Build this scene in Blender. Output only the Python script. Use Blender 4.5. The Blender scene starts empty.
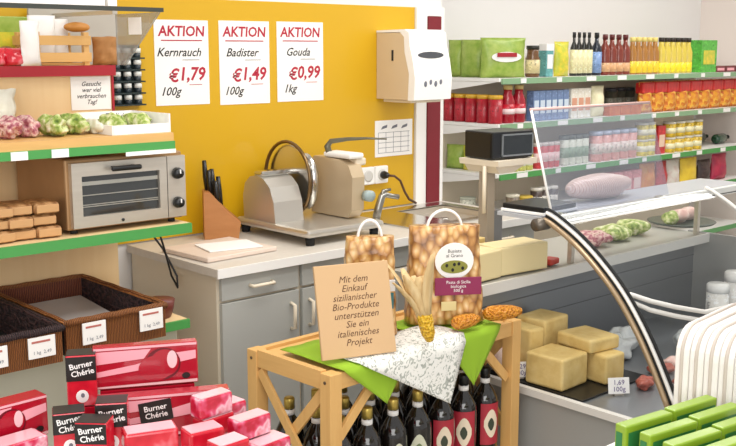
import bpy, bmesh, math, random
from mathutils import Matrix, Vector, noise
random.seed(7)
R = math.radians
SC = bpy.context.scene
COL = SC.collection

# ------------------------------------------------------------------ camera
YAW, PITCH, FPX, EYE = R(42.3), R(9.67), 1015.0, 1.65
cam = bpy.data.cameras.new('camera')
cam.sensor_width = 36.0
cam.lens = FPX / 736 * 36
cam.clip_start = .05
cam_o = bpy.data.objects.new('camera', cam)
COL.objects.link(cam_o)
cam_o.location = (0, 0, EYE)
cam_o.rotation_euler = (R(90) - PITCH, 0, -YAW)
SC.camera = cam_o

# ------------------------------------------------------------------ world, lights, exposure
w = bpy.data.worlds.new('shop_daylight')
SC.world = w
w.use_nodes = True
w.node_tree.nodes['Background'].inputs[0].default_value = (1.0, .985, .97, 1)
w.node_tree.nodes['Background'].inputs[1].default_value = .86

def area(name, loc, sx, sy, power, rot=(0, 0, 0), col=(1, .985, .955)):
    l = bpy.data.lights.new(name, 'AREA')
    l.shape = 'RECTANGLE'
    l.size, l.size_y, l.energy, l.color = sx, sy, power, col
    o = bpy.data.objects.new(name, l)
    o.location = loc
    o.rotation_euler = rot
    COL.objects.link(o)

area('ceiling_lamp_front', (1.3, 1.4, 2.92), 2.4, .5, 38)
area('ceiling_lamp_middle', (3.2, 2.3, 2.92), 2.4, .5, 36)
area('ceiling_lamp_back', (5.9, 2.9, 2.92), 2.6, .5, 40)
area('camera_side_fill', (-1.2, -2.0, 2.1), 3.5, 1.8, 100, (R(74), 0, R(-38)), (1, .985, .97))  # unseen fill light added behind the camera to brighten the low fronts
SC.view_settings.view_transform = 'Standard'
SC.view_settings.look = 'None'
SC.view_settings.gamma = 1
SC.view_settings.use_curve_mapping = False
SC.view_settings.exposure = 0.0

# ------------------------------------------------------------------ rays of the known camera, met with known planes
def _ray(px, py):
    r = Vector((math.cos(YAW), -math.sin(YAW), 0))
    f = Vector((math.sin(YAW) * math.cos(PITCH), math.cos(YAW) * math.cos(PITCH), -math.sin(PITCH)))
    u = Vector((math.sin(YAW) * math.sin(PITCH), math.cos(YAW) * math.sin(PITCH), math.cos(PITCH)))
    return f * FPX + r * (px - 368) + u * (223 - py)
def at_z(px, py, z):
    d = _ray(px, py); t = (z - EYE) / d.z
    return Vector((0, 0, EYE)) + d * t
def at_y(px, py, y):
    d = _ray(px, py)
    return Vector((0, 0, EYE)) + d * (y / d.y)
def at_x(px, py, x):
    d = _ray(px, py)
    return Vector((0, 0, EYE)) + d * (x / d.x)

# ------------------------------------------------------------------ materials
def lin(c):
    if isinstance(c, str):
        c = [int(c[i:i + 2], 16) / 255 for i in (0, 2, 4)]
    return tuple(x / 12.92 if x <= .04045 else ((x + .055) / 1.055) ** 2.4 for x in c) + (1,)
MATS = {}
def mat(name, col, rough=.55, metal=0, coat=0, spec=.5):
    if name in MATS: return MATS[name]
    m = bpy.data.materials.new(name); m.use_nodes = True
    p = m.node_tree.nodes['Principled BSDF']
    p.inputs['Base Color'].default_value = lin(col)
    p.inputs['Roughness'].default_value = rough
    p.inputs['Metallic'].default_value = metal
    p.inputs['Coat Weight'].default_value = coat
    p.inputs['Specular IOR Level'].default_value = spec
    MATS[name] = m
    return m
def pattern(name, cols, kind='noise', scale=(8, 8, 8), rough=.55, bump=0, detail=4, stops=None, coat=0, metal=0, const=False, distort=0):
    """a procedural texture in object coordinates run through a colour ramp"""
    m = mat(name, cols[0], rough, metal, coat)
    nt = m.node_tree; N = nt.nodes; L = nt.links
    p = N['Principled BSDF']
    tc = N.new('ShaderNodeTexCoord'); mp = N.new('ShaderNodeMapping')
    mp.inputs['Scale'].default_value = scale
    L.new(tc.outputs['Object'], mp.inputs[0])
    if kind == 'noise':
        t = N.new('ShaderNodeTexNoise'); t.inputs['Scale'].default_value = 1; t.inputs['Detail'].default_value = detail
        t.inputs['Distortion'].default_value = distort
        out = t.outputs[0]
    elif kind == 'voronoi':
        t = N.new('ShaderNodeTexVoronoi'); t.inputs['Scale'].default_value = 1
        sep = N.new('ShaderNodeSeparateColor'); L.new(t.outputs['Color'], sep.inputs[0]); out = sep.outputs[0]
    elif kind == 'cells':
        t = N.new('ShaderNodeTexVoronoi'); t.inputs['Scale'].default_value = 1; out = t.outputs['Distance']
    elif kind == 'wave':
        t = N.new('ShaderNodeTexWave'); t.inputs['Scale'].default_value = 1; t.inputs['Distortion'].default_value = distort
        t.inputs['Detail'].default_value = detail
        out = t.outputs[1]
    L.new(mp.outputs[0], t.inputs['Vector'])
    r = N.new('ShaderNodeValToRGB')
    e = r.color_ramp.elements
    n = len(cols)
    while len(e) < n: e.new(.5)
    for i, c in enumerate(cols):
        e[i].position = stops[i] if stops else (i / max(1, n - 1) if not const else i / n)
        e[i].color = lin(c)
    if const: r.color_ramp.interpolation = 'CONSTANT'
    L.new(out, r.inputs[0]); L.new(r.outputs[0], p.inputs['Base Color'])
    if bump:
        b = N.new('ShaderNodeBump'); b.inputs['Strength'].default_value = bump; b.inputs['Distance'].default_value = .01
        src = t.outputs['Distance'] if kind in ('voronoi', 'cells') else out
        L.new(src, b.inputs['Height']); L.new(b.outputs[0], p.inputs['Normal'])
    return m
def glass(name, tint=(.95, .98, 1), refl=.12, tintmix=0.0, haze=(.7, .75, .8)):
    m = bpy.data.materials.new(name); m.use_nodes = True
    N = m.node_tree.nodes; L = m.node_tree.links; N.clear()
    o = N.new('ShaderNodeOutputMaterial'); t = N.new('ShaderNodeBsdfTransparent'); t.inputs[0].default_value = (*tint, 1)
    g = N.new('ShaderNodeBsdfGlossy'); g.inputs['Roughness'].default_value = .03
    d = N.new('ShaderNodeBsdfDiffuse'); d.inputs[0].default_value = (*haze, 1)
    lw = N.new('ShaderNodeLayerWeight'); lw.inputs['Blend'].default_value = .5
    f = N.new('ShaderNodeMath'); f.operation = 'POWER'; f.inputs[1].default_value = 5; L.new(lw.outputs['Facing'], f.inputs[0])
    mu = N.new('ShaderNodeMath'); mu.operation = 'ADD'; mu.inputs[1].default_value = refl; mu.use_clamp = True
    mx = N.new('ShaderNodeMixShader'); m2 = N.new('ShaderNodeMixShader')
    L.new(f.outputs[0], mu.inputs[0]); L.new(mu.outputs[0], mx.inputs[0])
    m2.inputs[0].default_value = tintmix
    L.new(t.outputs[0], m2.inputs[1]); L.new(d.outputs[0], m2.inputs[2])
    L.new(m2.outputs[0], mx.inputs[1]); L.new(g.outputs[0], mx.inputs[2]); L.new(mx.outputs[0], o.inputs[0])
    MATS[name] = m
    return m

WHITE = mat('white_paint', 'f4f2ee', .6)
WALLW = mat('white_wall', 'e6e4e2', .8)
YELLOW = mat('yellow_panel', 'd3a50f', .42, coat=.12)
PAPER = mat('white_paper', 'f3f1ee', .8)
CREAM = mat('cream_plastic', 'e6d9c2', .5)
BEIGE = mat('beige_plastic', 'd3bd9c', .45)
RED = mat('red_trim', 'a81e2b', .45)
MAROON = mat('maroon_post', '7c1a26', .5)
INK = mat('black_ink', '22201f', .8)
REDINK = mat('red_ink', 'b3243c', .7)
BROWNINK = mat('brown_ink', '5a3a26', .8)
BLACK = mat('black_plastic', '141516', .35)
RUBBER = mat('black_rubber', '1b1b1b', .8)
STEEL = pattern('brushed_steel', ['c0b8ab', 'dcd5ca'], 'noise', (3, 3, 60), .36, metal=.7)
STEELL = mat('polished_steel', 'cfcdc8', .2, 1)
ALU = mat('satin_aluminium', 'd4d0c8', .33, .75)
GREYC = mat('grey_cabinet_front', 'b1b2ad', .5)
GREYS = mat('grey_beige_cabinet_side', 'd8cdb8', .6)
WORK = pattern('grey_speckled_worktop', ['c9c2b8', 'd8d2c8'], 'noise', (40, 40, 40), .4)
BIRCH = pattern('birch_veneer', ['ddb882', 'e9cb9b', 'e2c08c'], 'noise', (18, 18, 1.2), .5)
PINE = pattern('pine_wood', ['c89450', 'dcae6b', 'd2a05c'], 'noise', (4, 40, 40), .5)
PINEV = pattern('pine_wood_upright', ['c89450', 'dcae6b', 'd2a05c'], 'noise', (40, 40, 3), .5)
GREEN = mat('green_edge', '4b9a4e', .5)
PALEGREEN = mat('pale_green_edge', '86ab84', .5)
WICKER = pattern('brown_wicker', ['63351a', '9a5c2c', 'b4723a'], 'wave', (60, 60, 90), .6, .8, 2, distort=3)
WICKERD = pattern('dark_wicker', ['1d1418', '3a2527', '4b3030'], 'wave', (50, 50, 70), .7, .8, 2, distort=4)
WICKERI = pattern('reddish_wicker_inside', ['5a2a26', '8a4832', '9e5f3e'], 'wave', (50, 50, 60), .65, .8, 2, distort=3)
BLKLINER = pattern('black_basket_liner', ['101214', '262a2c'], 'cells', (90, 90, 90), .7, .5)
BREAD = pattern('brown_bread_wrap', ['5e3a1c', '8f6236', 'b98c5c', '7d5430'], 'noise', (40, 40, 40), .5, .7, stops=[.25, .45, .6, .75])
LIME = mat('lime_cloth', '93b92b', .9)
LACE = pattern('white_scroll_print_cloth', ['6d746c', 'b9bcb4', 'f0efe9', 'f3f2ee'], 'noise', (42, 42, 42), .9, detail=1, distort=2.5, stops=[.0, .41, .46, 1])
KRAFT = mat('kraft_card', 'cfab80', .8)
KNIFEW = pattern('knife_block_wood', ['a86a34', 'c58850'], 'noise', (10, 10, 40), .5)
PASTA = pattern('bagged_pasta', ['efd3a2', 'd8aa6a', 'b27c40', '6b4220'], 'cells', (44, 44, 27), .3, .9, stops=[.05, .38, .62, .95], coat=.3)
CRIMSON = mat('crimson_carton', 'ad1028', .25, coat=.5)
PINK = mat('pale_pink_print', 'f0a9b4', .3)
DKRED = mat('dark_cherry_print', '6c0c1a', .3)
PACKP = pattern('pink_red_pack_print', ['9c1128', 'c4203e', 'd9587a', 'f0c0cc', 'c21a34'], 'noise', (28, 28, 28), .22, 0, 2, stops=[.2, .42, .52, .6, .72], coat=.5)
PACKR = pattern('red_pack_print', ['a70f24', 'cf1b30', 'd8303f', 'ef9aa5'], 'noise', (20, 20, 20), .22, 0, 2, stops=[.2, .45, .6, .75], coat=.5)
LABELK = mat('black_label', '1a1412', .35)
CHEESE = pattern('pale_cheese', ['bf9a54', 'd9bd7a', 'e6d096'], 'noise', (22, 22, 22), .5, .4)
CHEESEP = mat('waxed_paper_cream', 'e4d2a0', .5)
CASEG = mat('case_grey', '9b9b98', .4)
CASEB = mat('case_inner_steel', '8f9296', .35, .6)
CASEW = mat('case_white_rim', 'd9d6d0', .4)
GLASS = glass('clear_case_glass', (.95, .97, .97), .0, .02, (.8, .82, .82))
GLASSB = glass('bluish_guard_glass', (.88, .90, .94), .02, .10, (.62, .66, .76))
GLASSK = glass('smoky_guard_glass', (.75, .76, .76), .06, .35, (.55, .55, .53))
OVENGL = mat('oven_window', '2c2e2d', .08, coat=.6)
OVENIN = mat('oven_cavity', '55564f', .4, .5)
BOTTLE = mat('black_bottle_glass', '16110f', .08, coat=.6)
GOLDF = mat('gold_foil', 'c7ae58', .35, .7)

# ------------------------------------------------------------------ mesh helpers
_TXT = {}
def text_geo(s, align, bold=0, shear=0):
    k = (s, align, bold, shear)
    if k not in _TXT:
        c = bpy.data.curves.new('lettering', 'FONT'); c.body = s; c.align_x = align; c.align_y = 'CENTER'; c.resolution_u = 2
        c.space_line = .95; c.offset = bold; c.shear = shear
        o = bpy.data.objects.new('lettering', c); COL.objects.link(o)
        dg = bpy.context.evaluated_depsgraph_get(); dg.update()
        e = o.evaluated_get(dg); me = e.to_mesh()
        _TXT[k] = ([v.co.copy() for v in me.vertices], [list(p.vertices) for p in me.polygons])
        e.to_mesh_clear(); bpy.data.objects.remove(o); bpy.data.curves.remove(c)
    return _TXT[k]

class MB:
    def __init__(s, *mats):
        s.bm = bmesh.new(); s.mats = list(mats); s.mi = 0
    def use(s, m):
        if m not in s.mats: s.mats.append(m)
        s.mi = s.mats.index(m); return s
    def _fin(s, faces, smooth=False):
        for f in faces:
            f.material_index = s.mi; f.smooth = smooth
    def box(s, c, d, bev=0, rot=None, seg=2):
        M = Matrix.Translation(c) @ (rot.to_4x4() if rot else Matrix()) @ Matrix.Diagonal((*d, 1))
        r = bmesh.ops.create_cube(s.bm, size=1, matrix=M)
        vs = r['verts']
        fs = {f for v in vs for f in v.link_faces}
        if bev:
            es = {e for v in vs for e in v.link_edges}
            r2 = bmesh.ops.bevel(s.bm, geom=list(es), offset=bev, segments=seg, affect='EDGES', profile=.5)
            fs = {f for f in fs if f.is_valid} | set(r2['faces'])
            for f in fs: f.material_index = s.mi
            return s
        s._fin(fs); return s
    def bb(s, x0, x1, y0, y1, z0, z1, bev=0):
        return s.box(((x0 + x1) / 2, (y0 + y1) / 2, (z0 + z1) / 2), (x1 - x0, y1 - y0, z1 - z0), bev)
    def lathe(s, prof, seg=16, M=None, sx=1, sy=1):
        M = M or Matrix(); rings = []
        for r, z in prof:
            if r < 1e-6: rings.append([s.bm.verts.new(M @ Vector((0, 0, z)))])
            else: rings.append([s.bm.verts.new(M @ Vector((r * sx * math.cos(2 * math.pi * i / seg), r * sy * math.sin(2 * math.pi * i / seg), z))) for i in range(seg)])
        fs = []
        for a, b in zip(rings, rings[1:]):
            for i in range(seg):
                j = (i + 1) % seg
                if len(a) == 1 and len(b) == 1: continue
                if len(a) == 1: fs.append(s.bm.faces.new((a[0], b[i], b[j])))
                elif len(b) == 1: fs.append(s.bm.faces.new((a[i], a[j], b[0])))
                else: fs.append(s.bm.faces.new((a[i], a[j], b[j], b[i])))
        if len(rings[0]) > 1: fs.append(s.bm.faces.new(rings[0][::-1]))
        if len(rings[-1]) > 1: fs.append(s.bm.faces.new(rings[-1]))
        s._fin(fs, True)
        return s
    def tube(s, pts, r, seg=8, closed=False, flat=1.0):
        pts = [Vector(p) for p in pts]; rings = []; n = len(pts); up = None
        for i, p in enumerate(pts):
            a = pts[(i - 1) % n] if (closed or i > 0) else p
            b = pts[(i + 1) % n] if (closed or i < n - 1) else p
            t = (b - a).normalized()
            if up is None: up = Vector((0, 0, 1)) if abs(t.z) < .9 else Vector((1, 0, 0))
            x = t.cross(up).normalized(); y = x.cross(t).normalized(); up = y
            rr = r[i] if isinstance(r, (list, tuple)) else r
            rings.append([s.bm.verts.new(p + x * rr * math.cos(2 * math.pi * k / seg) + y * rr * flat * math.sin(2 * math.pi * k / seg)) for k in range(seg)])
        fs = []
        pairs = list(zip(rings, rings[1:])) + ([(rings[-1], rings[0])] if closed else [])
        for a, b in pairs:
            for k in range(seg):
                fs.append(s.bm.faces.new((a[k], a[(k + 1) % seg], b[(k + 1) % seg], b[k])))
        if not closed:
            fs.append(s.bm.faces.new(rings[0][::-1])); fs.append(s.bm.faces.new(rings[-1]))
        s._fin(fs, True); return s
    def prism(s, poly, depth, M=None, smooth=False):
        """poly in local XY, extruded along +Z of M"""
        M = M or Matrix()
        a = [s.bm.verts.new(M @ Vector((x, y, 0))) for x, y in poly]
        b = [s.bm.verts.new(M @ Vector((x, y, depth))) for x, y in poly]
        n = len(poly); fs = [s.bm.faces.new(a[::-1]), s.bm.faces.new(b)]
        for i in range(n): fs.append(s.bm.faces.new((a[i], a[(i + 1) % n], b[(i + 1) % n], b[i])))
        s._fin(fs); return s
    def ell(s, c, r, M=None, lump=0, freq=10, u=16, v=10, seed=0):
        rr = bmesh.ops.create_uvsphere(s.bm, u_segments=u, v_segments=v, radius=1)
        vs = rr['verts']; M = M or Matrix()
        for q in vs:
            p = Vector((q.co.x * r[0], q.co.y * r[1], q.co.z * r[2]))
            if lump: p *= 1 + lump * noise.noise(p * freq + Vector((seed * 3.1, seed, 0)))
            q.co = M @ p + Vector(c)
            if lump and c[2] > 0: q.co.z = max(q.co.z, .0012)
        s._fin({f for q in vs for f in q.link_faces}, True); return s
    def pillow(s, wd, dp, ht, n=8, pinch=.15, lump=0, seed=0, M=None):
        """filled pouch standing on z=0: full at mid-height, pinched at top and bottom seams"""
        M = M or Matrix(); g = {}
        nz = n + 2
        for side in (0, 1):
            for i in range(n + 1):
                for k in range(nz + 1):
                    a = i / n * 2 - 1; b = k / nz
                    th = dp / 2 * max(pinch * .3, (1 - abs(a) ** 3) * (min(1, b * 5) ** .5) * (min(1, (1 - b) * 2.2) ** .8))
                    ww = wd / 2 * (1 - .06 * math.sin(b * math.pi))
                    p = Vector((a * ww, (-1 if side == 0 else 1) * th, b * ht))
                    if lump: p += Vector((0, lump * noise.noise(p * 40 + Vector((seed, side * 5, 0))), lump * .3 * noise.noise(p * 30)))
                    p.z = max(0, p.z)
                    g[side, i, k] = s.bm.verts.new(M @ p)
        fs = []
        for i in range(n):
            for k in range(nz):
                fs.append(s.bm.faces.new((g[0, i, k], g[0, i + 1, k], g[0, i + 1, k + 1], g[0, i, k + 1])))
                fs.append(s.bm.faces.new((g[1, i, k], g[1, i, k + 1], g[1, i + 1, k + 1], g[1, i + 1, k])))
        for k in range(nz):
            fs.append(s.bm.faces.new((g[0, 0, k], g[0, 0, k + 1], g[1, 0, k + 1], g[1, 0, k])))
            fs.append(s.bm.faces.new((g[0, n, k], g[1, n, k], g[1, n, k + 1], g[0, n, k + 1])))
        for i in range(n):
            fs.append(s.bm.faces.new((g[0, i, 0], g[1, i, 0], g[1, i + 1, 0], g[0, i + 1, 0])))
            fs.append(s.bm.faces.new((g[0, i, nz], g[0, i + 1, nz], g[1, i + 1, nz], g[1, i, nz])))
        s._fin(fs, True); return s
    def sheet(s, grid, smooth=True):
        vs = [[s.bm.verts.new(p) for p in row] for row in grid]; fs = []
        for a, b in zip(vs, vs[1:]):
            for i in range(len(a) - 1): fs.append(s.bm.faces.new((a[i], a[i + 1], b[i + 1], b[i])))
        s._fin(fs, smooth); return s
    def text(s, t, size, M, align='CENTER', bold=0, shear=0):
        vs, ps = text_geo(t, align, bold, shear)
        nv = [s.bm.verts.new(M @ (v * size)) for v in vs]; fs = []
        for p in ps:
            try: fs.append(s.bm.faces.new([nv[i] for i in p]))
            except ValueError: pass
        s._fin(fs); return s
    def build(s, name, parent=None, loc=None, rz=0, m=None):
        if m: s.use(m)
        bmesh.ops.recalc_face_normals(s.bm, faces=s.bm.faces)
        me = bpy.data.meshes.new(name); s.bm.to_mesh(me); s.bm.free()
        for q in s.mats: me.materials.append(q)
        o = bpy.data.objects.new(name, me); COL.objects.link(o)
        if parent: o.parent = parent
        if loc is not None: o.location = loc
        o.rotation_euler.z = rz
        return o

def RX(a): return Matrix.Rotation(a, 4, 'X')
def RY(a): return Matrix.Rotation(a, 4, 'Y')
def RZ(a): return Matrix.Rotation(a, 4, 'Z')
def T(x, y, z): return Matrix.Translation((x, y, z))
FRONT = RX(R(90))                       # local XY plane turned to face -y
def tag(o, label, cat, group=None):
    o['label'] = label; o['category'] = cat
    if group: o['group'] = group
    return o
def thing(name, label, cat, loc=(0, 0, 0), rz=0, group=None):
    o = bpy.data.objects.new(name, None); COL.objects.link(o)
    o.empty_display_size = .05
    o.location = loc; o.rotation_euler.z = rz
    return tag(o, label, cat, group)
def struct(mb, name, m=None):
    o = mb.build(name, m=m); o['kind'] = 'structure'; return o
def dup(root, loc, rz, label, group=None):
    r = root.copy(); COL.objects.link(r); r.location = loc; r.rotation_euler.z = rz; r['label'] = label
    if group: r['group'] = group
    for ch in list(root.children):
        c = ch.copy(); COL.objects.link(c); c.parent = r
        for g in list(ch.children):
            d = g.copy(); COL.objects.link(d); d.parent = c
    return r
ORD = 'leftmost second third fourth fifth sixth seventh eighth ninth tenth eleventh twelfth thirteenth fourteenth'.split()
NUM = 'zero one two three four five six seven eight nine ten eleven twelve thirteen fourteen'.split()
def nth(i, n, what):
    if n == 1: return what
    p = 'leftmost' if i == 0 else 'rightmost' if i == n - 1 else ORD[i] + ' from left'
    return '%s of the %s %s' % (p, NUM[n], what)

# ================================================================== THE SETTING
YW = 3.62                                # plane of the yellow-panelled wall
struct(MB(pattern('grey_floor_tiles', ['a8a296', 'b6b0a4'], 'noise', (3, 3, 3), .5)).bb(-1.5, 9.3, -1.5, 6, -.05, 0), 'floor')
struct(MB(WALLW).bb(-1.5, 9.3, .2, 6, 3.0, 3.05), 'ceiling')
struct(MB(WALLW).bb(-1.5, 3.795, YW, 4.45, 0, 3.0), 'wall_back')
struct(MB(WALLW).bb(3.795, 7.69, 4.42, 4.52, 0, 3.0), 'wall_rear')
struct(MB(mat('white_wall_turned_tone', 'eadfd8', .8)).bb(7.69, 7.8, .2, 4.52, 0, 3.0), 'wall_right')  # warmer tone puts the light on this turned wall into its colour
struct(MB(YELLOW).bb(.9, 3.595, YW - .010, YW, .885, 1.857), 'trim_1')
struct(MB(MAROON).bb(3.675, 3.765, YW - .03, YW, .1, 1.815), 'trim_2')
b = MB(WHITE); b.bb(3.6, 3.672, YW - .022, YW, .1, 1.86); b.bb(3.768, 3.795, YW - .022, YW, .1, 1.86)
b.bb(3.672, 3.768, YW - .022, YW, 1.817, 1.86)
struct(b, 'trim_3')

# ================================================================== BACK SHELVING (gondola)
GX0, GX1, GY0, GY1 = 4.58, 7.6, 3.9, 4.38
SZ = [1.486, 1.218, .92, .66, .3]
g = thing('supermarket_shelving', 'long white shelving with green shelf edges along the back wall behind the deli case', 'shelving', (0, 0, 0))
MB(CREAM).bb(GX0, GX1, GY1, GY1 + .03, 0, 1.6).build('back_panel', g)
MB(CREAM).bb(GX0, GX1, GY0 + .05, GY1, 0, .1).build('plinth', g)
for k, z in enumerate(SZ):
    sh = MB(WHITE).bb(GX0, GX1, GY0, GY1, z - .02, z).build('shelf', g)
    MB(PALEGREEN if k < 2 else GREEN).bb(GX0 + .02, GX1, GY0 - .012, GY0, z - .034, z - .0005).build('edge_strip', sh)
    for q in range(9 if k < 3 else 0):
        x = GX0 + .2 + q * .34 + random.uniform(-.05, .05)
        MB(PAPER).bb(x, x + random.choice([.05, .07, .1]), GY0 - .016, GY0 - .012, z - .03, z - .002).build('price_tag', sh)
    if k < 4:
        p = [(GY0 + .02, z - .022), (GY1, z - .022), (GY1, z - .085), (GY1 - .1, z - .075)]
        MB(WHITE).prism([(y, zz) for y, zz in p], .012, Matrix(((0, 0, 1, GX0), (1, 0, 0, 0), (0, 1, 0, 0), (0, 0, 0, 1)))).build('shelf_bracket', g)

def printed(name, col, acc=None):
    if name in MATS: return MATS[name]
    c = lin(col)
    dark = [max(0, int(col[i:i + 2], 16) / 255 * .62) for i in (0, 2, 4)]
    lite = [min(1, int(col[i:i + 2], 16) / 255 * 1.12 + .06) for i in (0, 2, 4)]
    return pattern(name, [acc or dark, col, col, lite, acc or dark], 'noise', (38, 38, 44), .4, 0, 3, stops=[.3, .4, .56, .62, .72], coat=.2)
# ---- product builders: each returns a prototype thing with its parts
def bottle(name, label, cat, loc, h, r, col, capcol, labcol, group, rough=.25, neck=.35, lab=(.12, .55), band=None):
    t = thing(name, label, cat, loc, 0, group)
    MB(mat(name + '_glass_' + col, col, rough, coat=.3)).lathe([(r * .9, 0), (r, .01), (r, h * .58), (r * .85, h * .66), (r * neck, h * .78), (r * neck, h * .9)], 14).build('bottle_body', t)
    MB(mat('cap_' + capcol, capcol, .4)).lathe([(r * (neck + .08), h * .88), (r * (neck + .08), h), (0, h)], 12).build('cap', t)
    if labcol:
        lm = MB(printed('label_' + labcol, labcol)).lathe([(r * 1.01, h * lab[0]), (r * 1.02, h * lab[0]), (r * 1.02, h * lab[1]), (r * 1.01, h * lab[1])], 14)
        if band:
            lm.use(mat('label_' + band, band, .6)).lathe([(r * 1.03, h * (lab[0] + .04)), (r * 1.035, h * (lab[0] + .04)), (r * 1.035, h * (lab[0] + .18)), (r * 1.03, h * (lab[0] + .18))], 14)
        lm.build('paper_label', t)
    return t
def can(name, label, cat, loc, h, r, col, lidcol, labcol, group, lidh=.14):
    t = thing(name, label, cat, loc, 0, group)
    MB(printed('can_' + col, col)).lathe([(r * .95, 0), (r, .004), (r, h * (1 - lidh))], 16).build('can_body', t)
    MB(mat('lid_' + lidcol, lidcol, .35)).lathe([(r * 1.02, h * (1 - lidh)), (r * 1.02, h * .97), (r * .9, h), (0, h)], 16).build('lid', t)
    if labcol:
        MB(printed('label_' + labcol, labcol)).lathe([(r * 1.01, h * .25), (r * 1.015, h * .25), (r * 1.015, h * .6), (r * 1.01, h * .6)], 16).build('paper_label', t)
    return t
def pouch(name, label, cat, loc, wd, dp, ht, m, group, labm=None, rz=0, seed=0, headm=None):
    t = thing(name, label, cat, loc, rz, group)
    MB(m).pillow(wd, dp, ht, 8, .15, .006, seed).build('pouch', t)
    if headm: MB(headm).box((0, 0, ht * .8), (wd * .97, dp * .86, ht * .36), .012).build('printed_header', t)
    if labm: MB(labm).prism([(math.cos(a * math.pi / 8) * wd * .33, math.sin(a * math.pi / 8) * ht * .13) for a in range(16)], .004, T(0, -dp * .5 - .002, ht * .52) @ FRONT).build('printed_label', t)
    return t
def carton(name, label, cat, loc, wd, dp, ht, m, group, labm=None, rz=0, topm=None):
    t = thing(name, label, cat, loc, rz, group)
    MB(m).bb(-wd / 2, wd / 2, -dp / 2, dp / 2, 0, ht, .003).build('carton', t)
    if labm: MB(labm).bb(-wd * .36, wd * .36, -dp / 2 - .002, -dp / 2 + .001, ht * .25, ht * .68).build('printed_label', t)
    if topm: MB(topm).bb(-wd * .502, wd * .502, -dp * .505, dp * .505, ht * .8, ht * 1.002).build('printed_band', t)
    return t
def gx(px, y): return at_y(px, 60, y).x
def row(make, n, px0, px1, y, z, what, group, jit=.0):
    x0, x1 = gx(px0, y), gx(px1, y); p = None
    for i in range(n):
        x = x0 + (x1 - x0) * ((i + .5) / n) if n > 1 else (x0 + x1) / 2
        lab = nth(i, n, what); loc = (x, y + random.uniform(-jit, jit), z)
        if p is None:
            p = make(loc, lab, group if n > 1 else None)
            wmax = max(2 * max(abs(v.co.x) for v in c.data.vertices) for c in p.children)
            if n > 1 and wmax > (x1 - x0) / n * .96: p.scale = ((x1 - x0) / n * .96 / wmax,) * 2 + (1,)
        else: dup(p, loc, p.rotation_euler.z + 0, lab, group)
    return p
GREENP = pattern('green_pouch_print', ['4d6a24', '86a53a', 'a7ba5a', 'd9d48a'], 'noise', (22, 22, 22), .35, 0, 3)
YELP = pattern('yellow_pouch_print', ['d8b820', 'e8d040', 'b9c23c', 'f0e39a'], 'noise', (30, 30, 30), .35, 0, 3)
ORAP = pattern('orange_pasta_pouch', ['c9601c', 'e29a2a', 'edbd48', 'd77a24'], 'voronoi', (45, 45, 45), .35, .4)
REDH = pattern('red_pouch_header', ['b01420', 'cf2a2a', 'e0603a'], 'noise', (25, 25, 8), .35, 0, 2, stops=[.2, .55, .75])
z1, z2, z3, z4 = [q + .001 for q in SZ[:4]]
# top shelf
for i, (px, wd) in enumerate(((453, .13), (471, .19))):
    y = at_x(px, 60, 4.665).y
    pouch('snack_pouch', ['smaller green snack pouch at the far end of top shelf beside paper dispenser', 'wider green snack pouch, second from the dispenser end of top shelf'][i], 'snack pouch', (4.665, y - .03 + .012 * i, z1), wd - .015, .08, .225, GREENP, 'green snack pouches', None, R(-78))
big = pouch('snack_pouch', 'large green snack pouch with a red and white oval, front of top shelf', 'snack pouch', (gx(505, 3.97) + .015, 4.0, z1), .30, .09, .235, GREENP, 'green snack pouches', MATS['white_paper'], R(-22))
MB(RED).box((0, -.055, .135), (.13, .006, .025), .002).build('printed_band', big)
row(lambda l, a, gr: bottle('spice_jar', a, 'jar', l, .19, .045, '6d4a2a', '2c2a22', 'd9c896', gr, neck=.8), 1, 525, 540, 3.97, z1, 'brown jar with a dark lid beside the large green pouch on top shelf', None)
row(lambda l, a, gr: carton('narrow_carton', a, 'carton', l, .07, .06, .2, printed('teal_carton', '5f9fa0'), gr, PAPER, topm=PAPER), 1, 541, 551, 3.96, z1, 'narrow teal and white carton left of the yellow pouch on top shelf', None)
row(lambda l, a, gr: pouch('snack_pouch', a, 'snack pouch', l, .145, .07, .215, YELP, gr), 1, 552, 570, 3.96, z1, 'bright yellow pouch left of the black bottles on top shelf', None)
row(lambda l, a, gr: bottle('oil_bottle', a, 'bottle', l, .275, .033, '14160f', '101010', 'e4dcae', gr, lab=(.06, .6)), 4, 571, 591, 3.97, z1, 'black oil bottles with cream labels on top shelf', 'black oil bottles on the top shelf')
row(lambda l, a, gr: bottle('oil_bottle', a, 'bottle', l, .275, .036, '1a2230', '101010', '7f9ccb', gr, lab=(.06, .55)), 1, 592, 600, 3.97, z1, 'black bottle with a pale blue label, next to the brown sauce bottles', None)
row(lambda l, a, gr: bottle('sauce_bottle', a, 'bottle', l, .265, .04, '7c2f1f', '5c1a18', 'd8a878', gr, neck=.4, lab=(.08, .3)), 4, 601, 628, 3.97, z1, 'red-brown sauce bottles with dark caps on top shelf', 'red-brown sauce bottles on the top shelf')
row(lambda l, a, gr: bottle('mustard_bottle', a, 'bottle', l, .25, .044, 'a8722c', 'e6d27a', 'efcf2c', gr, neck=.5, lab=(.04, .35)), 5, 629, 657, 3.97, z1, 'amber mustard bottles with cream caps on top shelf', 'amber mustard bottles on the top shelf')
row(lambda l, a, gr: bottle('mustard_bottle', a, 'bottle', l, .25, .046, 'd8c24a', '2a2018', 'f2df24', gr, neck=.55, lab=(.04, .3), band=None), 6, 658, 690, 3.97, z1, 'yellow bottles with dark caps beside the green box', 'yellow dark-capped bottles on the top shelf')
carton('juice_carton', 'big bright green carton at the right end of top shelf bottles', 'carton', (gx(701, 3.99), 4.0, z1), .22, .15, .235, printed('bright_green_carton', '4fae3a'), None, YELP)
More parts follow.
